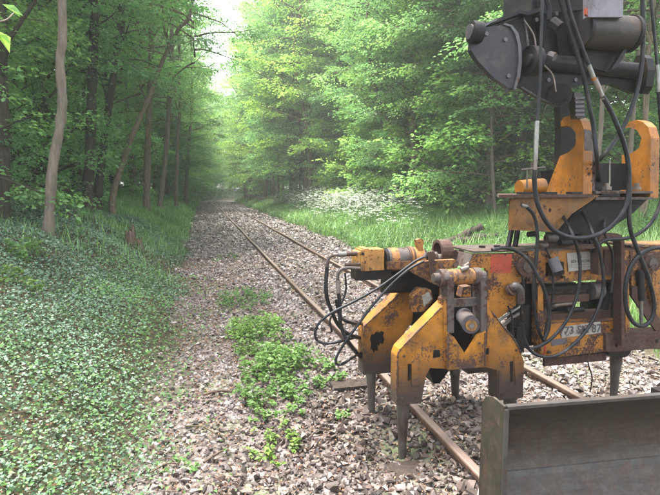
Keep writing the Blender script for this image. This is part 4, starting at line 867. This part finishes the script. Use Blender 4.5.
# --- named trees: trunk traced through seen points at its own distance
def seen_trunk(pts, Y, extra=None):
    P = [PW(a, b, Y + (c[0] if c else 0)) for a, b, *c in pts]; base = P[0]; gz = float(ground_z(base.x, base.y))
    b0 = Vector((base.x, base.y, gz - 0.05)); L = [Vector((0, 0, -0.3))] + [p - b0 for p in P if (p - b0).z > 0.15]
    return b0, [tuple(v) for v in L]
def hero(pts, Y, r0, r1, mat, kind, label, off=(0, 0, 0), s=1.0, top=None, forks=2, dark=False, nocrown=False, name='tree'):
    b0, L = seen_trunk(pts, Y)
    if top: d = Vector(L[-1]) - Vector(L[-2]); L.append(tuple(Vector(L[-1]) + Vector((d.x * 0.4, 0.2, top))))
    return place_tree(b0.x, b0.y, kind, s, label, None, dark, (L, r0, r1, mat, forks), name, None, off, None, nocrown)
hero([(46, 234), (50, 205), (53, 165), (62, 110), (60, 60), (62, 0)], 11, 0.105, 0.075, 'bark_pale', 'high', 'pale slender tree with a bare wavy trunk on the ivy bank', (0.4, 0, 0.5), 1.0, 6, 0)
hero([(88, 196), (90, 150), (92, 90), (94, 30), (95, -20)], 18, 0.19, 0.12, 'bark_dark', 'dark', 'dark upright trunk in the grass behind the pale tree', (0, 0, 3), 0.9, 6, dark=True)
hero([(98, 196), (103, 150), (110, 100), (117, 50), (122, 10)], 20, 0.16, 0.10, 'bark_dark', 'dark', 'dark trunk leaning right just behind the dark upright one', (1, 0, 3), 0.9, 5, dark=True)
hero([(113, 196), (127, 150), (139, 120), (150, 95), (163, 60), (178, 30), (192, 4)], 20, 0.13, 0.05, 'bark', 'high', 'long thin tree leaning far over towards the track on the left', (3, 0, 2), 0.7, 4, 2)
hero([(146, 210), (147, 180), (148, 140), (150, 90), (151, 40)], 25, 0.17, 0.11, 'bark', 'high', 'brown trunk with a mossy foot beside the grass verge', (0, 0, 1), 0.9, 6)
hero([(160, 205), (163, 180), (167, 140), (170, 90), (172, 50)], 28, 0.15, 0.10, 'bark_pale', 'high', 'light brown trunk nearest the path at the left wood edge', (0, 0, 1), 0.9, 6)
hero([(2, 205), (3, 170), (2, 120), (0, 60), (-2, 0)], 12, 0.16, 0.12, 'bark_dark', 'dark', 'ivy clad dark trunk at the left edge of the photo', (-1, 0, 3), 0.9, 6, dark=True)
hero([(176, 198), (177, 170), (178, 130), (180, 100)], 38, 0.16, 0.1, 'bark', 'high', 'thin trunk standing in the clump beyond the light brown trunk', (0, 0, 2), 0.8, 6)
hero([(186, 196), (187, 170), (190, 130), (192, 100)], 48, 0.18, 0.1, 'bark', 'full', 'thin tree at the far end of the left verge', (0, 0, 2), 0.9, 6)
RT = [([(414, 190), (414, 150), (413, 110), (413, 60), (414, 10)], 21, 0.17, 'bark', 'upright brown trunk right of the white flowers'),
      ([(398, 188), (396, 160), (388, 120), (376, 90), (370, 60)], 24, 0.14, 'bark', 'trunk leaning left behind the white flowers'),
      ([(402, 188), (400, 150), (393, 100), (392, 40)], 26, 0.12, 'bark_pale', 'pale thin trunk between the leaning one and the brown upright one'),
      ([(455, 205), (452, 150), (443, 90), (434, 60), (425, 30)], 19, 0.13, 'bark', 'trunk bending left above the fallen log'),
      ([(478, 215), (478, 160), (477, 100), (475, 40), (474, 0)], 17, 0.13, 'bark', 'slim brown trunk rising behind the black linkage tip'),
      ([(489, 212), (490, 150), (494, 80), (498, 20), (500, -20)], 16, 0.14, 'bark_pale', 'pale brown trunk rising behind the black linkage plate'),
      ([(505, 215), (504, 170), (500, 100), (496, 40)], 19, 0.11, 'bark', 'thin trunk just left of the mount plate'),
      ([(519, 220), (520, 170), (521, 120), (523, 80)], 15, 0.20, 'bark_dark', 'thick dark trunk behind the long steel hose fitting'),
      ([(467, 214), (466, 170), (462, 120), (458, 60)], 23, 0.13, 'bark_dark', 'dark trunk in the shade left of the slim brown trunk'),
      ([(604, 230), (604, 170), (603, 110), (600, 60)], 17, 0.14, 'bark_dark', 'dark trunk seen between the two orange hooks'),
      ([(655, 225), (654, 170), (656, 110), (656, 40)], 18, 0.15, 'bark', 'brown trunk behind the right orange hook'),
      ([(350, 190), (348, 160), (342, 110), (338, 60)], 34, 0.16, 'bark', 'far brown trunk behind the left end of the white flowers'),
      ([(318, 192), (316, 160), (312, 130)], 42, 0.17, 'bark', 'far trunk at the end of the log stack')]
for pts, Y, r0, mt, lb_ in RT: hero(pts, Y, r0, r0 * 0.65, mt, 'high' if r0 < 0.16 else 'full', lb_, (0, 0, 0.5), rng.uniform(0.8, 1.0), 5, 3)

for k_, q in enumerate((338, 357, 372, 384, 406, 424, 436, 447, 463, 484, 497, 513, 528, 590, 618, 640)):
    an = YAW + math.atan((q - 330) / FPX); xx = 9.3 + 1.6 * ((k_ * 37) % 10) / 10; Y_ = xx / math.tan(an); ln_ = rng.normal(0, 0.09); z_ = float(ground_z(xx, Y_))
    pth = [(0, 0, -.3)] + [(ln_ * z + 0.10 * math.sin(z * .8 + k_), 0.1 * math.cos(z * .6 + k_), z) for z in (1, 2.5, 4, 6, 8, 11)]
    place_tree(xx, Y_, 'high', rng.uniform(0.75, 0.95), 'one of the slim pale trunks at the edge of the right wood', 'slim pale trunks of the right wood edge', False, (pth, rng.uniform(.055, .095), .03, 'bark_pale' if k_ % 3 else 'bark', 3))
# --- the wood on both sides
def free(x, y, pts, dmin): return all((x - a) ** 2 + (y - b) ** 2 > dmin * dmin for a, b in pts)
pts = []
KD = {'dark': ('dark green tree leafy to the ground', 'dark leafy trees'), 'full': ('mid green tree leafy to the ground', 'leafy trees'), 'bright': ('pale yellow green tree with low leaves', 'pale green trees'), 'high': ('tree with a bare lower trunk', 'high crowned trees')}
def wood(n, x0, x1, y0, y1, kinds, dmin, s0, s1, label, group, dark, name='tree', cap=9999):
    c = 0; tries = 0
    while c < n and tries < n * 60:
        tries += 1; y = rng.uniform(y0, y1); x = rng.uniform(x0, x1); xx = x + float(bend(y))
        if not free(xx, y, pts, dmin): continue
        pts.append((xx, y)); kd = kinds[rng.integers(0, len(kinds))]; place_tree(xx, y, kd, rng.uniform(s0, s1), KD[kd][0] + ' ' + label, KD[kd][1] + ' ' + group, dark, name=name); c += 1
LG, RG = 'trees of the dark wood on the left', 'trees of the lighter wood on the right'
LL_, RL_ = 'one of the leafy trees of the dark wood left of the track', 'one of the leafy trees of the light wood right of the track'
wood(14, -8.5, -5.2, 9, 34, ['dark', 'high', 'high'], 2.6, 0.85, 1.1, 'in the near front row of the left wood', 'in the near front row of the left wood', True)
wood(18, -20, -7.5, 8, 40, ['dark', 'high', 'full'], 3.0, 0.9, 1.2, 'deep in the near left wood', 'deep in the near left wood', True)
wood(18, -8, -3.8, 30, 58, ['full', 'bright', 'high'], 2.5, 1.0, 1.4, 'halfway down the left side of the track', 'halfway down the left side of the track', False)
wood(20, -5.5, -1.9, 55, 105, ['full', 'bright', 'full'], 2.3, 1.15, 1.5, 'at the far left edge of the track', 'at the far left edge of the track', False)
wood(16, -24, -8, 38, 100, ['dark', 'full'], 3.4, 1.1, 1.4, 'deep in the far left wood', 'deep in the far left wood', False)
wood(18, 10.0, 13.5, 14, 40, ['high', 'bright', 'bright', 'high', 'full'], 2.2, 0.8, 1.1, 'in the near front row of the right wood', 'in the near front row of the right wood', False)
wood(18, 13.5, 25, 12, 42, ['full', 'high', 'bright'], 3.0, 1.0, 1.25, 'deep in the near right wood', 'deep in the near right wood', False)
wood(22, 7.6, 11.5, 36, 66, ['full', 'bright', 'bright', 'high'], 2.3, 1.1, 1.45, 'halfway down the right side of the track', 'halfway down the right side of the track', False)
wood(22, 6.0, 10.5, 60, 108, ['full', 'bright', 'bright'], 2.3, 1.15, 1.5, 'at the far right edge of the track', 'at the far right edge of the track', False)
wood(14, 12, 30, 42, 110, ['full', 'bright'], 3.4, 1.1, 1.4, 'deep in the far right wood', 'deep in the far right wood', False)
wood(20, -14, -3.5, 104, 135, ['full', 'bright'], 2.4, 1.3, 1.7, 'left of the far bend', 'left of the far bend', False)
wood(36, -30, 50, 136, 165, ['full', 'full', 'bright'], 3.2, 1.3, 1.8, 'closing the view beyond the bend', 'closing the view beyond the bend', False)
for x_, y_, s_, k_, lb_ in ((7.9, 44, 1.5, 'full', 'tall tree on the right whose boughs reach in front of the sky gap'), (7.0, 58, 1.6, 'bright', 'pale tall tree behind the one reaching into the sky gap'), (-3.0, 50, 1.5, 'full', 'tall tree on the left whose boughs meet the sky gap'), (-2.4, 72, 1.6, 'bright', 'tall pale tree under the sky gap on the left of the track')):
    place_tree(x_, y_, k_, s_, lb_)
# understorey bushes
def bushes(n, x0, x1, y0, y1, kind, s0, s1, label, group):
    for _ in range(n):
        y = rng.uniform(y0, y1); x = rng.uniform(x0, x1) + float(bend(y)); z = float(ground_z(x, y)) - 0.03
        if 38 < y < 62 and 4 < x < 10.6: continue
        o = bpy.data.objects.new('bush', CR[kind][rng.integers(0, 2)]); COL.objects.link(o); o.location = (x, y, z); s = rng.uniform(s0, s1); o.scale = (s, s, s * rng.uniform(.8, 1.1)); o.rotation_euler[2] = rng.uniform(0, 6.28)
        tag(o, label, 'bush', group)
bushes(40, -11, -4.4, 11, 36, 'bushdark', 0.8, 1.6, 'one of the dark understorey bushes at the foot of the left wood', 'understorey bushes on the left')
bushes(30, -6, -2.4, 36, 110, 'bush', 0.8, 1.5, 'one of the green bushes along the far left verge', 'green bushes on the far left')
bushes(44, 9.8, 16, 14, 42, 'bush', 0.9, 1.6, 'one of the leafy bushes behind the bank on the right', 'bushes behind the right bank')
bushes(30, 9.6, 12.8, 15, 36, 'bushbright', 0.9, 1.8, 'one of the pale green bushes whose leaves hang low over the right bank', 'pale bushes over the right bank')
bushes(34, 6.8, 10.5, 42, 110, 'bush', 0.9, 1.5, 'one of the green bushes along the far right verge', 'green bushes on the far right')

bushes(26, 24, 42, 12, 60, 'bush', 2.0, 3.2, 'one of the large bushes deep in the right wood', 'deep bushes of the right wood')
bushes(24, -34, -20, 10, 60, 'bushdark', 2.0, 3.2, 'one of the large bushes deep in the left wood', 'deep bushes of the left wood')
bushes(30, -14, -2, 100, 134, 'bush', 1.5, 2.6, 'one of the far bushes closing the bend', 'far bushes at the bend')

# ------------------------------------------------------------ ground cover
def cover(name, n, x0, x1, y0, y1, dens, L, ratio, mat, tilt=0.5, hgt=(0.0, 0.06), power=1.3, up=0.1, parent=None):
    x, y = scatter(n, x0, x1, y0, y1, dens, power); k = in_view(x, y, 0.12) & (y > 1.5); x, y = x[k], y[k]; m = len(x)
    z = ground_z(x, y) + rng.uniform(*hgt, m); az = rng.uniform(0, 6.28, m); d = np.stack([np.cos(az), np.sin(az), rng.normal(up, 0.3, m)], -1)
    nn = rng.normal(0, tilt, (m, 3)); nn[:, 2] += 1; LL = L * rng.uniform(0.45, 1.25, m) * np.clip(0.42 + y / 13, 0.6, 1) * (1 + np.clip((y - 8) / 25, 0, 1.5))
    V_, F_ = leaves(np.stack([x, y, z], -1), d, nn, LL, LL * ratio); o = link(name, mesh_np(name, V_, F_), mat, parent); o['kind'] = 'stuff'; return o, m
def patch(x, y, s=1.0, ph=0.0): return 0.5 + 0.5 * np.sin(x * 1.9 * s + ph + 1.5 * np.sin(y * 0.8 * s)) * np.sin(y * 1.3 * s + ph * 2 + np.sin(x * 1.1 * s))
nz = 1 - 0
def left_out(x, y): return 1 - np.clip((x - bend(y) + 1.2 + 0.22 * np.sin(y * 1.1)) / 0.8, 0, 1)
def right_out(x, y): return np.clip((x - bend(y) - 4.9 + 0.25 * np.sin(y * .9)) / 0.6, 0, 1)
tag(cover('ivy', 330000, -9, 0.2, 2.2, 22, lambda x, y: left_out(x, y) * (0.4 + 0.6 * patch(x, y, 1.3)), 0.040, 0.95, 'ivy', 0.5, (0.0, 0.09), 2.2)[0], 'ivy carpet covering the left bank', 'ivy')
tag(cover('low_herbs', 46000, -3.4, 1.0, 2.2, 12, lambda x, y: np.exp(-((x + 1.1) / 0.75) ** 2) * (0.15 + 0.85 * patch(x, y, 1.8, 1)), 0.05, 0.75, 'herb', 0.5, (0.0, 0.10), 1.4)[0], 'light green herbs along the edge of the path', 'herbs')
tag(cover('leaf_litter', 70000, -4, 5, 2.2, 16, lambda x, y: 0.2 + 0.35 * (x < -0.8) + 0.5 * patch(x, y, 1.1, 2) + 0.3 * np.exp(-((x - 0.1) / .5) ** 2), 0.036, 0.6, 'litter', 0.6, (0.0, 0.025), 1.5)[0], 'brown dead leaves scattered over bank and path', 'dead leaves')
def grass(name, n, x0, x1, y0, y1, dens, h, mat, power=1.2, w=0.007):
    x, y = scatter(n, x0, x1, y0, y1, dens, power); k = in_view(x, y, 0.1) & (y > 1.6); x, y = x[k], y[k]; m = len(x); z = ground_z(x, y)
    az = rng.uniform(0, 6.28, m); hh = h * rng.uniform(0.4, 1.3, m); b = np.stack([np.cos(az), np.sin(az), np.zeros(m)], -1); s = np.stack([-np.sin(az), np.cos(az), np.zeros(m)], -1); ww = (w * (1 + np.clip((y - 10) / 14, 0, 3)))[:, None]
    P0 = np.stack([x, y, z - 0.01], -1); P1 = P0 + b * (hh * 0.18)[:, None] + np.array([0, 0, 1]) * (hh * 0.6)[:, None]; P2 = P0 + b * (hh * rng.uniform(0.3, 0.8, m))[:, None] + np.array([0, 0, 1]) * (hh)[:, None]
    V_ = np.stack([P0 - s * ww, P0 + s * ww, P1 - s * ww * .7, P1 + s * ww * .7, P2], 1).reshape(-1, 3); k = np.arange(m)[:, None] * 5
    F_ = np.concatenate([k + [[0, 1, 3]], k + [[0, 3, 2]], k + [[2, 3, 4]]], 1).reshape(-1, 3); o = link(name, mesh_np(name, V_, F_), mat); o['kind'] = 'stuff'; return o
tag(grass('grass', 95000, 4.6, 13, 3.5, 60, lambda x, y: right_out(x, y), 0.52, 'grass', 1.5, 0.007), 'lush tall grass on the right bank', 'grass')
tag(grass('grass', 62000, -6.5, -0.5, 8, 60, lambda x, y: left_out(x, y) * np.clip((y - 8) / 11, 0, 1) ** 1.5 * np.clip(patch(x, y, .5, 3) * 2.2 - 0.4 + (y > 20), 0, 1), 0.29, 'grass', 1.2, 0.008), 'green grass on the left bank among the trunks', 'grass')
tag(grass('grass', 16000, -4, 26, 60, 135, lambda x, y: 1 - zone(x, y), 0.5, 'grass', 1.0, 0.012), 'grass of the far clearing added at the bend to let light in', 'grass')  # clearing added here so light reaches the far end of the track
tag(grass('grass', 9000, -0.5, 5.4, 6, 40, lambda x, y: zone(x, y) * np.clip(patch(x, y, 1.1, 4) * 3 - 2.1, 0, 1) * 0.6 + 0.5 * np.exp(-((x - 4.8) / .35) ** 2), 0.09, 'grass', 1.3, 0.006), 'thin tufts of grass in the gravel', 'grass')
tag(cover('tall_herbs', 60000, 4.7, 12.5, 9, 42, lambda x, y: right_out(x, y) * (0.35 + 0.65 * patch(x, y, 0.9, 2)), 0.085, 0.6, 'herb', 0.55, (0.02, 0.42), 1.35)[0], 'leafy nettles and herbs on the right bank', 'herbs')
# cow parsley: stems with flat white umbels
def parsley(n):
    x = rng.uniform(5.8, 12.5, n * 5); y = rng.uniform(15, 46, n * 5); u_ = x - 5.5 - 0.01 * (y - 15)
    k = (rng.random(n * 5) < np.clip(u_ / 1.2, 0, 1) * np.clip(patch(x, y, 1.0, 1) * 1.5 - 0.05 + 0.25 * (y > 24), 0, 1)) & in_view(x, y, 0.05) & (rng.random(n * 5) < np.clip((0.47 - x / y) / 0.06, 0, 1)); x, y = x[k][:n], y[k][:n]
    petals_p, B = [], []
    for a, b in zip(x, y):
        z = float(ground_z(a, b)); H_ = rng.uniform(0.6, 1.5)
        for q in range(rng.integers(4, 8)):
            t = np.array([a + rng.normal(0, .16), b + rng.normal(0, .16), z + H_ * rng.uniform(0.75, 1.05)]); 
            if q < 3: B.append(tube_arrays(np.array([[a, b, z], [(a * 2 + t[0]) / 3, (b * 2 + t[1]) / 3, z + H_ * .6], t]), 0.004, 3))
            r_ = rng.uniform(0.04, 0.08); c = 10; th = rng.uniform(0, 6.28, c); rr = r_ * np.sqrt(rng.random(c)); petals_p.append(np.stack([t[0] + rr * np.cos(th), t[1] + rr * np.sin(th), t[2] + rng.normal(0, .006, c)], -1))
    P = np.concatenate(petals_p); m = len(P); az = rng.uniform(0, 6.28, m); nn = rng.normal(0, .35, (m, 3)); nn[:, 2] += 1
    V1, F1 = leaves(P, np.stack([np.cos(az), np.sin(az), np.zeros(m)], -1), nn, 0.030, 0.028, 0.05); BV, BF = cat(B); BT = np.concatenate([BF[:, [0, 1, 2]], BF[:, [0, 2, 3]]])
    me = mesh_np('cow_parsley', np.concatenate([V1, BV]), np.concatenate([F1, BT + len(V1)]), False, ['petal', 'herb'], np.concatenate([np.zeros(len(F1)), np.ones(len(BT))]))
    o = link('cow_parsley', me, None); tag(o, 'drift of white cow parsley in flower on the right bank', 'wild flowers', None, 'stuff')
parsley(2100)

# weed clumps in the gravel
def weed(px, py, rad, h, n, L, label, mat='weed'):
    c = GP(px, py); base = Vector((c.x, c.y, float(ground_z(c.x, c.y)))); t = thing('weed_clump', base, label, 'weeds'); m = n; B = []; Pp = []; Dd = []
    for s in range(max(4, n // 9)):
        a = rng.uniform(0, 6.28); r_ = rad * (0.95 + 0.3 * math.sin(2 * a + px) + 0.2 * math.sin(5 * a + py)) * math.sqrt(rng.random()); bx, by = r_ * math.cos(a), r_ * math.sin(a) * 1.3; bz = float(ground_z(base.x + bx, base.y + by)) - base.z; hh = h * rng.uniform(0.45, 1.1) * (1.1 - 0.5 * r_ / rad)
        tip = np.array([bx + rng.normal(0, .03), by + rng.normal(0, .03), bz + hh]); B.append(tube_arrays(np.array([[bx, by, bz], [(bx + tip[0]) / 2 + .01, (by + tip[1]) / 2, bz + hh / 2], tip]), 0.0022, 3))
        for q in range(9):
            u_ = rng.uniform(0.35, 1); az = rng.uniform(0, 6.28); d = np.array([math.cos(az), math.sin(az), rng.uniform(-.2, .35)]); Pp.append(np.array([bx, by, bz]) * (1 - u_) + tip * u_ + d * 0.01 * rng.random()); Dd.append(d)
    Pp = np.array(Pp); Dd = np.array(Dd); nn = rng.normal(0, .35, (len(Pp), 3)); nn[:, 2] += 1; LL = L * rng.uniform(.6, 1.25, len(Pp))
    V1, F1 = leaves(Pp, Dd, nn, LL, LL * 0.72); link('leaves', mesh_np('leaves', V1, F1), mat, t, False)['kind'] = 'stuff'; BV, BF = cat(B); link('stems', mesh_np('stems', BV, BF), mat, t, False)['kind'] = 'stuff'
weed(243, 303, 0.60, 0.24, 800, 0.05, 'pale green weeds in the gravel, farthest clump beside the left rail')
weed(256, 338, 0.52, 0.30, 1300, 0.055, 'bright green leafy weeds between path and rail, middle clump')
weed(286, 374, 0.48, 0.30, 1400, 0.056, 'dense bright weed clump left of the loose looped hoses')
weed(268, 402, 0.36, 0.18, 600, 0.048, 'low weeds at the near foot of the dense clump')
weed(275, 449, 0.22, 0.12, 220, 0.042, 'small flat weed tuft on the dark turned ballast')
weed(345, 418, 0.09, 0.06, 54, 0.04, 'tiny seedlings just left of the rear tine')
weed(182, 470, 0.12, 0.06, 54, 0.04, 'few small leaves in the gravel at the bottom of the path')
weed(225, 258, 0.5, 0.10, 200, 0.05, 'sparse pale weeds far up the path near the rail')
weed(420, 268, 0.4, 0.30, 260, 0.06, 'leafy nettles right behind the rusty shaft collar', 'herb')
weed(28, 258, 0.35, 0.35, 200, 0.075, 'yellow green bramble sprig on the bank below the pale tree')
weed(14, 285, 0.3, 0.25, 120, 0.07, 'yellow green leaves at the left edge of the ivy bank')

# ------------------------------------------------------------ dead wood
def log(name, a, b, r, label, mat='deadwood', stubs=2, cat_='log'):
    a = Vector(a); b = Vector(b); t = thing(name, a, label, cat_); L = (b - a).length; n = 9; P = [np.array(a + (b - a) * k / (n - 1)) + rng.normal(0, r * .12, 3) for k in range(n)]
    V_, F_ = tube_arrays(P, r * (1 + 0.1 * rng.normal(size=n)) * np.linspace(1, .75, n), 10); me = mesh_np('stem', V_, F_, True)
    bm = bmesh.new(); bm.from_mesh(me); bmesh.ops.holes_fill(bm, edges=[e for e in bm.edges if e.is_boundary]); bm.to_mesh(me); bm.free(); link('stem', me, mat, t)
    for _ in range(stubs):
        k = rng.integers(1, n - 1); d = unit(rng.normal(size=3) + [0, 0, .8]); Q = branch_path(P[k], d, rng.uniform(.15, .5), 4); V_, F_ = tube_arrays(Q, np.linspace(r * .35, .01, 5), 6); link('branch_stub', mesh_np('branch_stub', V_, F_, True), mat, t)
def onb(px, py, dz=0.0): p = GP(px, py); return Vector((p.x, p.y, float(ground_z(p.x, p.y)) + dz))
log('fallen_log', onb(441, 256, .24), onb(483, 241, .40), 0.14, 'broken brown log lying in the herbs behind the machine', 'timber')
log('fallen_log', onb(424, 252, .26), onb(446, 251, .26), 0.06, 'thin dead branch at the left tip of the broken log', stubs=1)
log('fallen_log', onb(455, 254, .30), onb(498, 246, .28), 0.10, 'darker log crossing under the broken brown log', 'timber')
# stack of old timbers across the far verge
sa = Vector((5.5, 60, float(ground_z(5.5, 60)))); sb = Vector((9.6, 42, float(ground_z(9.6, 42)))); lp = thing('log_stack', sa, 'low stack of dark old timbers lying across the far right verge', 'log stack')
dv = sb - sa; ln = dv.length; pv2 = Vector((-dv.y, dv.x, 0)).normalized()
for k_, (u0, u1, hz2, off) in enumerate(((0.05, 0.55, .25, 0), (0.45, 1.0, .25, 0), (0.02, 0.5, .25, .5), (0.5, .97, .28, .5), (0.1, 0.62, .62, .25), (0.5, 1.02, .66, .28), (0.3, 0.8, .25, -.5))):
    p0 = sa + dv * u0 + pv2 * off + Vector((0, 0, hz2)); L_ = ln * (u1 - u0); V_, F_ = tube_arrays(branch_path(p0, np.array(dv), L_, 6, 0, 0.015), 0.21, 8); me = mesh_np('timber', V_, F_, True)
    bm = bmesh.new(); bm.from_mesh(me); bmesh.ops.holes_fill(bm, edges=[e for e in bm.edges if e.is_boundary]); bm.to_mesh(me); bm.free(); link('timber', me, 'timber', lp)
# rotten stump on the bank, with broken pieces
def stump(px, py, r, h, label, mat='deadwood'):
    b = onb(px, py, -0.08); t = thing('tree_stump', b, label, 'stump'); n = 16; th = np.arange(n) * 2 * np.pi / n; rows = []
    prof_ = [(0, 1.5), (.12, 1.15), (.4, 1.0), (.75, .95), (1, .9), (.96, .6), (.8, .25)]
    for zz, rr in prof_:
        jag = 1 + (0.28 * rng.normal(size=n) if zz > .7 else 0.07 * rng.normal(size=n)); rows.append(np.stack([r * rr * np.cos(th) * (1 + .1 * np.sin(3 * th)), r * rr * np.sin(th) * (1 + .12 * np.cos(4 * th)), np.broadcast_to(h * zz * jag, n)], -1))
    V_ = np.concatenate(rows); i, j = np.meshgrid(np.arange(len(rows) - 1), np.arange(n), indexing='ij'); j2 = (j + 1) % n
    F_ = np.stack([i * n + j, i * n + j2, (i + 1) * n + j2, (i + 1) * n + j], -1).reshape(-1, 4); me = mesh_np('stem', V_, F_, True)
    bm = bmesh.new(); bm.from_mesh(me); bmesh.ops.holes_fill(bm, edges=[e for e in bm.edges if e.is_boundary]); bm.to_mesh(me); bm.free(); link('stem', me, mat, t, False)
stump(131, 246, 0.13, 0.42, 'rotten hollow stump on the left bank among the ivy')
stump(139, 249, 0.09, 0.25, 'small broken stump right beside the rotten hollow one')
stump(182, 198, 0.30, 0.5, 'dark root stump at the far left verge by the last trunks', 'timber')
# sticks on the path
for (a, b, r_, lb_) in (((203, 400), (232, 396), 0.012, 'short thick stick lying across the path'), ((204, 470), (228, 456), 0.008, 'curved thin stick at the bottom of the path'), ((186, 432), (216, 440), 0.007, 'thin twig beside the brown leaf patch'),
                        ((196, 372), (214, 360), 0.006, 'thin twig by the left side of the middle weeds'), ((40, 330), (78, 318), 0.008, 'bare twig lying over the ivy'), ((150, 480), (176, 470), 0.006, 'thin twig near the bottom left gravel edge')):
    p0 = onb(*a, 0.045); p1 = onb(*b, 0.045); m0 = (p0 + p1) / 2 + Vector((0.02, 0.03, 0.01)); o = tube('stick', [p0, m0, p1], r_, 'deadwood', None, 6, 6); tag(o, lb_, 'stick')
# scattered small debris twigs
B = []
for _ in range(260):
    y = rng.uniform(2.6, 9); x = rng.uniform(-2.5, 2.0); z = float(ground_z(x, y)) + .03; az = rng.uniform(0, 6.28); L = rng.uniform(.05, .28); d = np.array([math.cos(az), math.sin(az), 0]); p = np.array([x, y, z]); B.append(tube_arrays(np.array([p, p + d * L / 2 + rng.normal(0, .012, 3), p + d * L]), rng.uniform(.0015, .004), 4))
V_, F_ = cat(B); o = link('twigs', mesh_np('twigs', V_, F_), 'deadwood'); tag(o, 'fine dead twigs scattered on path and bank', 'twigs', None, 'stuff')

# hanging leafy twig close by at the top left
c = PW(-6, 12, 2.2); t = thing('hanging_twig', c, 'close leafy twig hanging in at the top left corner', 'twig')
Q = [PW(-30, 20, 2.2), PW(-8, 22, 2.2), PW(6, 20, 2.25), PW(14, 13, 2.3)]; tube('stem', Q, 0.003, 'bark_pale', t, 5, 5)
for k_, (a, b, dx, dz, L) in enumerate(((-3, 30, .35, -.7, .085), (-4, 33, 0.7, -.5, .06), (2, 4, .8, -.5, .07), (6, 8, .9, -.3, .06))):
    p = np.array([PW(a, b, 2.25)]); V_, F_ = leaves(p, np.array([[dx, 0.1, dz]]), np.array([[.3, -.6, .7]]), L, L * .55); link('leaf', mesh_np('leaf', V_, F_), 'leaf_bright', t)

# ------------------------------------------------------------ air
bm = bmesh.new(); add_box(bm, -120, 140, -20, 300, -4, 34); me = fin(bm, 'haze')
m, n = newmat('thin damp air'); pv = N(n, 'ShaderNodeVolumePrincipled'); pv.inputs['Color'].default_value = (0.93, 0.97, 0.93, 1); pv.inputs['Density'].default_value = 0.0016; pv.inputs['Anisotropy'].default_value = 0.3
o_ = N(n, 'ShaderNodeOutputMaterial'); n.links.new(pv.outputs[0], o_.inputs['Volume'])
hz_ = bpy.data.objects.new('haze', me); COL.objects.link(hz_); me.materials.append(m); hz_['kind'] = 'stuff'; hz_['label'] = 'thin pale haze hanging in the wood'; hz_['category'] = 'haze'
